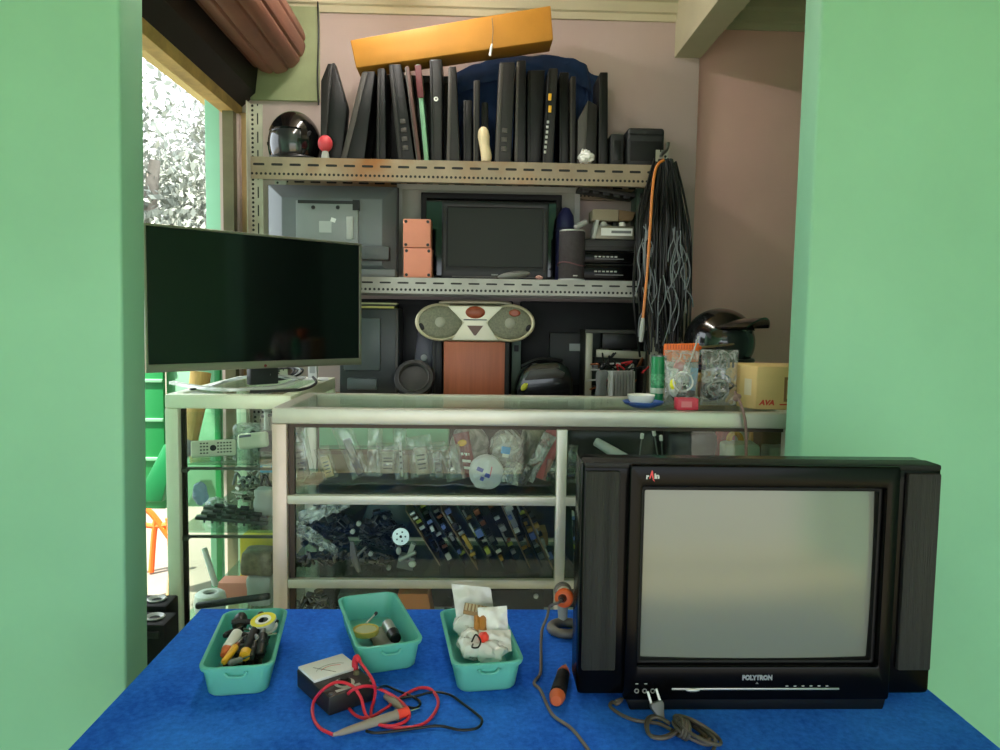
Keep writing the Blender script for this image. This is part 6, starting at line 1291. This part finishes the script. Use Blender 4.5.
# open computer chassis with cooling fins
x21, w21, z0, z1 = B(584, 330, 646, 398, 3.44)
o = thing('computer_chassis', 'opened computer chassis with dangling wires at the right of the lower shelf', 'computer', (x21, 3.50, zl)); Hc = z1-zl
MB().frame(w21, Hc, w21-.03, Hc-.03, -.08, .08, T(0, 0, Hc/2)).out('chassis_frame', mat('olive_steel', (62, 62, 54), .45, .4), o); MB().box((0, .07, Hc/2), (w21-.03, .01, Hc-.03)).out('motherboard', m_pcb, o)
MB().box((.02, -.085, Hc*.66), (w21*.78, .014, .035), (0, .03, 0), bev=.002).out('cross_bar', mat('pale_bar', (166, 164, 146), .4, .3), o); MB().box((-w21*.44, -.086, Hc*.5), (.03, .02, Hc*.9), bev=.002).out('side_plate', mat('pale_bar', (166, 164, 146), .4, .3), o); MB().box((.02, -.06, Hc*.84), (w21*.6, .06, .07), bev=.003).out('drive_bay', m_black, o)
r = random.Random(12)
for k in range(26): a0 = Vector((w21*r.uniform(-.3, .46), -.09, Hc*r.uniform(.1, .55))); MB().tube([a0, a0+Vector((r.uniform(-.04, .04), -.03, r.uniform(-.02, .05))), a0+Vector((r.uniform(-.07, .07), -.01, r.uniform(-.02, .06)))], .004, 8).out('wire', [m_copper, m_black, m_lgrey, m_red, m_dark][k % 5], o)
for k in range(16): MB().box((w21*r.uniform(-.38, .4), .04, Hc*r.uniform(.05, .9)), (r.uniform(.015, .045), .04, r.uniform(.015, .035)), bev=.002).out('component', r.choice([m_dark, m_lgrey, m_grey, m_black]), o)
x22, w22, z0, z1 = B(608, 371, 634, 398, 3.34)
o = thing('heat_sink', 'white finned block standing in front of the opened computer chassis', 'heat sink', (x22, 3.345, zl), (0, 0, rad(14))); Hk = z1-zl
MB().box((0, .012, Hk/2), (w22, .012, Hk), bev=.001).out('plate', m_white, o)
for k in range(8): MB().box((-w22*.44+w22*.125*k, -.012, Hk/2), (.004, .038, Hk)).out('fin', m_lgrey, o)
sackbox('small pale power brick left of the finned block on the lower shelf', 'power_brick', 'adapter', 596, 372, 607, 398, 3.345, .04, m_grey, zl)

# ---- hanging cables at the right upright
r = random.Random(21); top = P(664, 160, 3.24)
mb = MB()
for k in range(130):
    u = r.gauss(0, .42); u = max(-1, min(1, u)); e = P(665+25*u, 348+r.uniform(-70, 12), 3.22+r.uniform(-.05, .06)); s = P(665+11*u, 158+r.uniform(0, 14), 3.24+r.uniform(-.02, .03)); m1 = P(665+26*u+r.uniform(-3, 3), 235+r.uniform(-20, 10), 3.22+r.uniform(-.05, .06)); m2 = P(665+29*u+r.uniform(-4, 4), 290, 3.22+r.uniform(-.05, .06))
    mb.tube([s, (s+m1)/2+Vector((.008*u, 0, 0)), m1, m2, e], r.uniform(.0032, .0052), 6, k=5)
cbn = mb.out('cable_bundle', mat('black_cable', (13, 13, 14), .4, spec=.4)); tag(cbn, 'thick hank of black cables hanging from the right end of the rack', 'cables', kind='stuff')
mb = MB()
for k in range(26):
    u = r.uniform(-.95, .95); s = P(665+24*u, 250+r.uniform(-30, 40), 3.155); e = s+Vector((r.uniform(-.03, .03), 0, -r.uniform(.12, .28))); q1, q2 = s.lerp(e, .33), s.lerp(e, .66); mb.tube([s, q1+Vector((r.uniform(-.022, .022), -.005, 0)), q2+Vector((r.uniform(-.022, .022), -.004, 0)), e], .0026, 6)
o = mb.out('cable_highlights', mat('highlight_grey', (118, 124, 128), .45)); tag(o, 'grey strands standing for highlights on the front of the hanging cable hank', 'cables', kind='stuff')  # grey colour stands for highlights on the black cables
hc_ = thing('orange_cable', 'orange cable hanging down along the left of the black cable hank', 'cable')
MB().tube([P(664, 160, 3.15), P(657, 166, 3.14), P(653, 185, 3.13), P(650, 230, 3.13), P(647, 275, 3.13), P(643, 318, 3.13)], .006, 8).out('cable', mat('cable_orange', (216, 128, 50), .45), hc_)
MB().tube([P(643, 318, 3.13), P(642, 330, 3.13), P(641, 342, 3.13)], [.008, .012, .009], 10).out('plug', m_lgrey, hc_)
hk = thing('cable_hook', 'steel hook bar at the right rack upright carrying the hanging cables', 'hook', (top.x, 3.30, top.z)); MB().tube([(0, -.002, .03), (0, -.05, .035), (.0, -.10, .035), (0, -.12, .06)], .008, 8).out('hook', m_steel, hk)
# helmet at the right behind the carton
x23, w23, z0, z1 = B(693, 317, 757, 364, 2.95)
stand = thing('stool', 'plain wooden stool carrying the peaked helmet behind the display case', 'stool', (x23, 3.08, 0)); hz_ = P(725, 372, 2.95).z
MB().box((0, 0, hz_-.02), (.34, .34, .036), bev=.006).out('seat', m_wood, stand)
for sx in (-1, 1):
    for sy in (-1, 1): MB().box((sx*.13, sy*.13, (hz_-.04)/2), (.04, .04, hz_-.04), bev=.003).out('leg', m_wood, stand)
for s_ in (-1, 1): MB().box((0, s_*.13, .35), (.24, .024, .03), bev=.002).out('stretcher', m_wood, stand)
solo(MB().grid(20, 16, lambda u, v: Vector(((u-.5)*.30, (v-.5)*.30, .012+.012*noise.noise(Vector((u*6, v*6, 3))))), .006), 'purple_cloth', mat('violet_cloth', (70, 52, 96), .9, var=.2), 'folded dark violet cloth under the peaked helmet', 'cloth', (x23+.02, 3.08, hz_+.002))
helmet('helmet', 'black helmet with a long peak standing behind the yellow-brown carton', x23+.025, 3.09, hz_+.034, .128, 40, peak=True)

# pieces of a part go under that part
SUBS = {'probe_flange': 'probe_handle', 'probe_collar': 'probe_handle', 'probe_tip': 'probe_handle', 'plug_pin': 'plug', 'button_row': 'remote_control', 'input_jack': 'middle_bezel', 'silver_strip': 'middle_bezel', 'power_button': 'middle_bezel', 'button_mark': 'middle_bezel', 'jack_mark': 'middle_bezel', 'brand_lettering': 'middle_bezel', 'series_lettering': 'middle_bezel', 'flame_logo': 'middle_bezel', 'logo_mark': 'middle_bezel', 'indicator_lens': 'bezel', 'lower_trim': 'bezel', 'side_groove': 'bezel', 'scale_arc': 'dial_window', 'needle': 'dial_window', 'speaker_ring': 'speaker_grille', 'dust_cap': 'speaker_grille', 'vent_row': 'service_plate', 'corner_recess': 'service_plate', 'visor_rim': 'visor', 'visor_pivot': 'visor', 'button': 'front_panel', 'trim_line': 'front_panel', 'white_band': 'can_wall', 'label_band': 'can_wall', 'lettering': 'carton', 'small_print': 'carton', 'printed_frame': 'carton', 'printed_panel': 'carton', 'grey_print': 'carton', 'print': 'carton', 'dark_seam': 'carton', 'edge_band': 'carton', 'key': 'case', 'navigation_ring': 'case', 'sticker': 'case', 'crimp': 'packet', 'component': 'tape', 'shelf_clip': 'shelf_edge', 'rib': 'sheet', 'strain_relief': 'handle', 'label_centre': 'spool', 'label_ring': 'spool', 'hole': 'disc', 'latch': 'body', 'hole_rim': 'body', 'knob': 'housing', 'tooth': 'strip', 'chip': 'strip', 'blue_sticker': 'wrap', 'white_sticker': 'service_plate', 'blue_print': 'wrap', 'pink_print': 'wrap', 'grip_tab': 'tub', 'stand_arm': 'stand_bar', 'foot_pad': 'stand_bar', 'surround': 'cone', 'fin': 'plate', 'white_label': 'chassis', 'print_bar': 'chassis', 'top_rim': 'fabric_body', 'bottom_rim': 'fabric_body', 'shelf_lip': 'shelf_deck'}
def mid(o): return sum((Vector(c) for c in o.bound_box), Vector())/8+o.location
for root in [o for o in bpy.data.objects if o.parent is None and o.type == 'EMPTY']:
    ch = list(root.children)
    for c in ch:
        base = c.name.split('.')[0]; want = SUBS.get(base)
        ps = [p for p in ch if want and p.name.split('.')[0] == want and not SUBS.get(p.name.split('.')[0]) and p is not c and p.location.length < 1e-6 and p.rotation_euler.to_matrix().is_identity] if want else []
        if ps: c.parent = min(ps, key=lambda p: (mid(p)-mid(c)).length)

# ------------------------------------------------------------------ light
sun = bpy.data.lights.new('sun', 'SUN'); so = bpy.data.objects.new('sun', sun); C.objects.link(so); sun.energy = 4.5; sun.angle = rad(1.0); sun.color = (1, .95, .86)
so.rotation_euler = Vector((.30, .34, -1.0)).to_track_quat('-Z', 'Y').to_euler()
wd_ = bpy.data.worlds.new('sky'); S.world = wd_; wd_.use_nodes = True; bg = wd_.node_tree.nodes['Background']; bg.inputs['Color'].default_value = (.86, .94, 1, 1); bg.inputs['Strength'].default_value = .9
S.view_settings.view_transform = 'Standard'; S.view_settings.look = 'None'; S.view_settings.gamma = 1; S.view_settings.use_curve_mapping = False; S.view_settings.exposure = 2.2
S.cycles.transparent_max_bounces = 24; S.cycles.max_bounces = 10; S.cycles.diffuse_bounces = 5
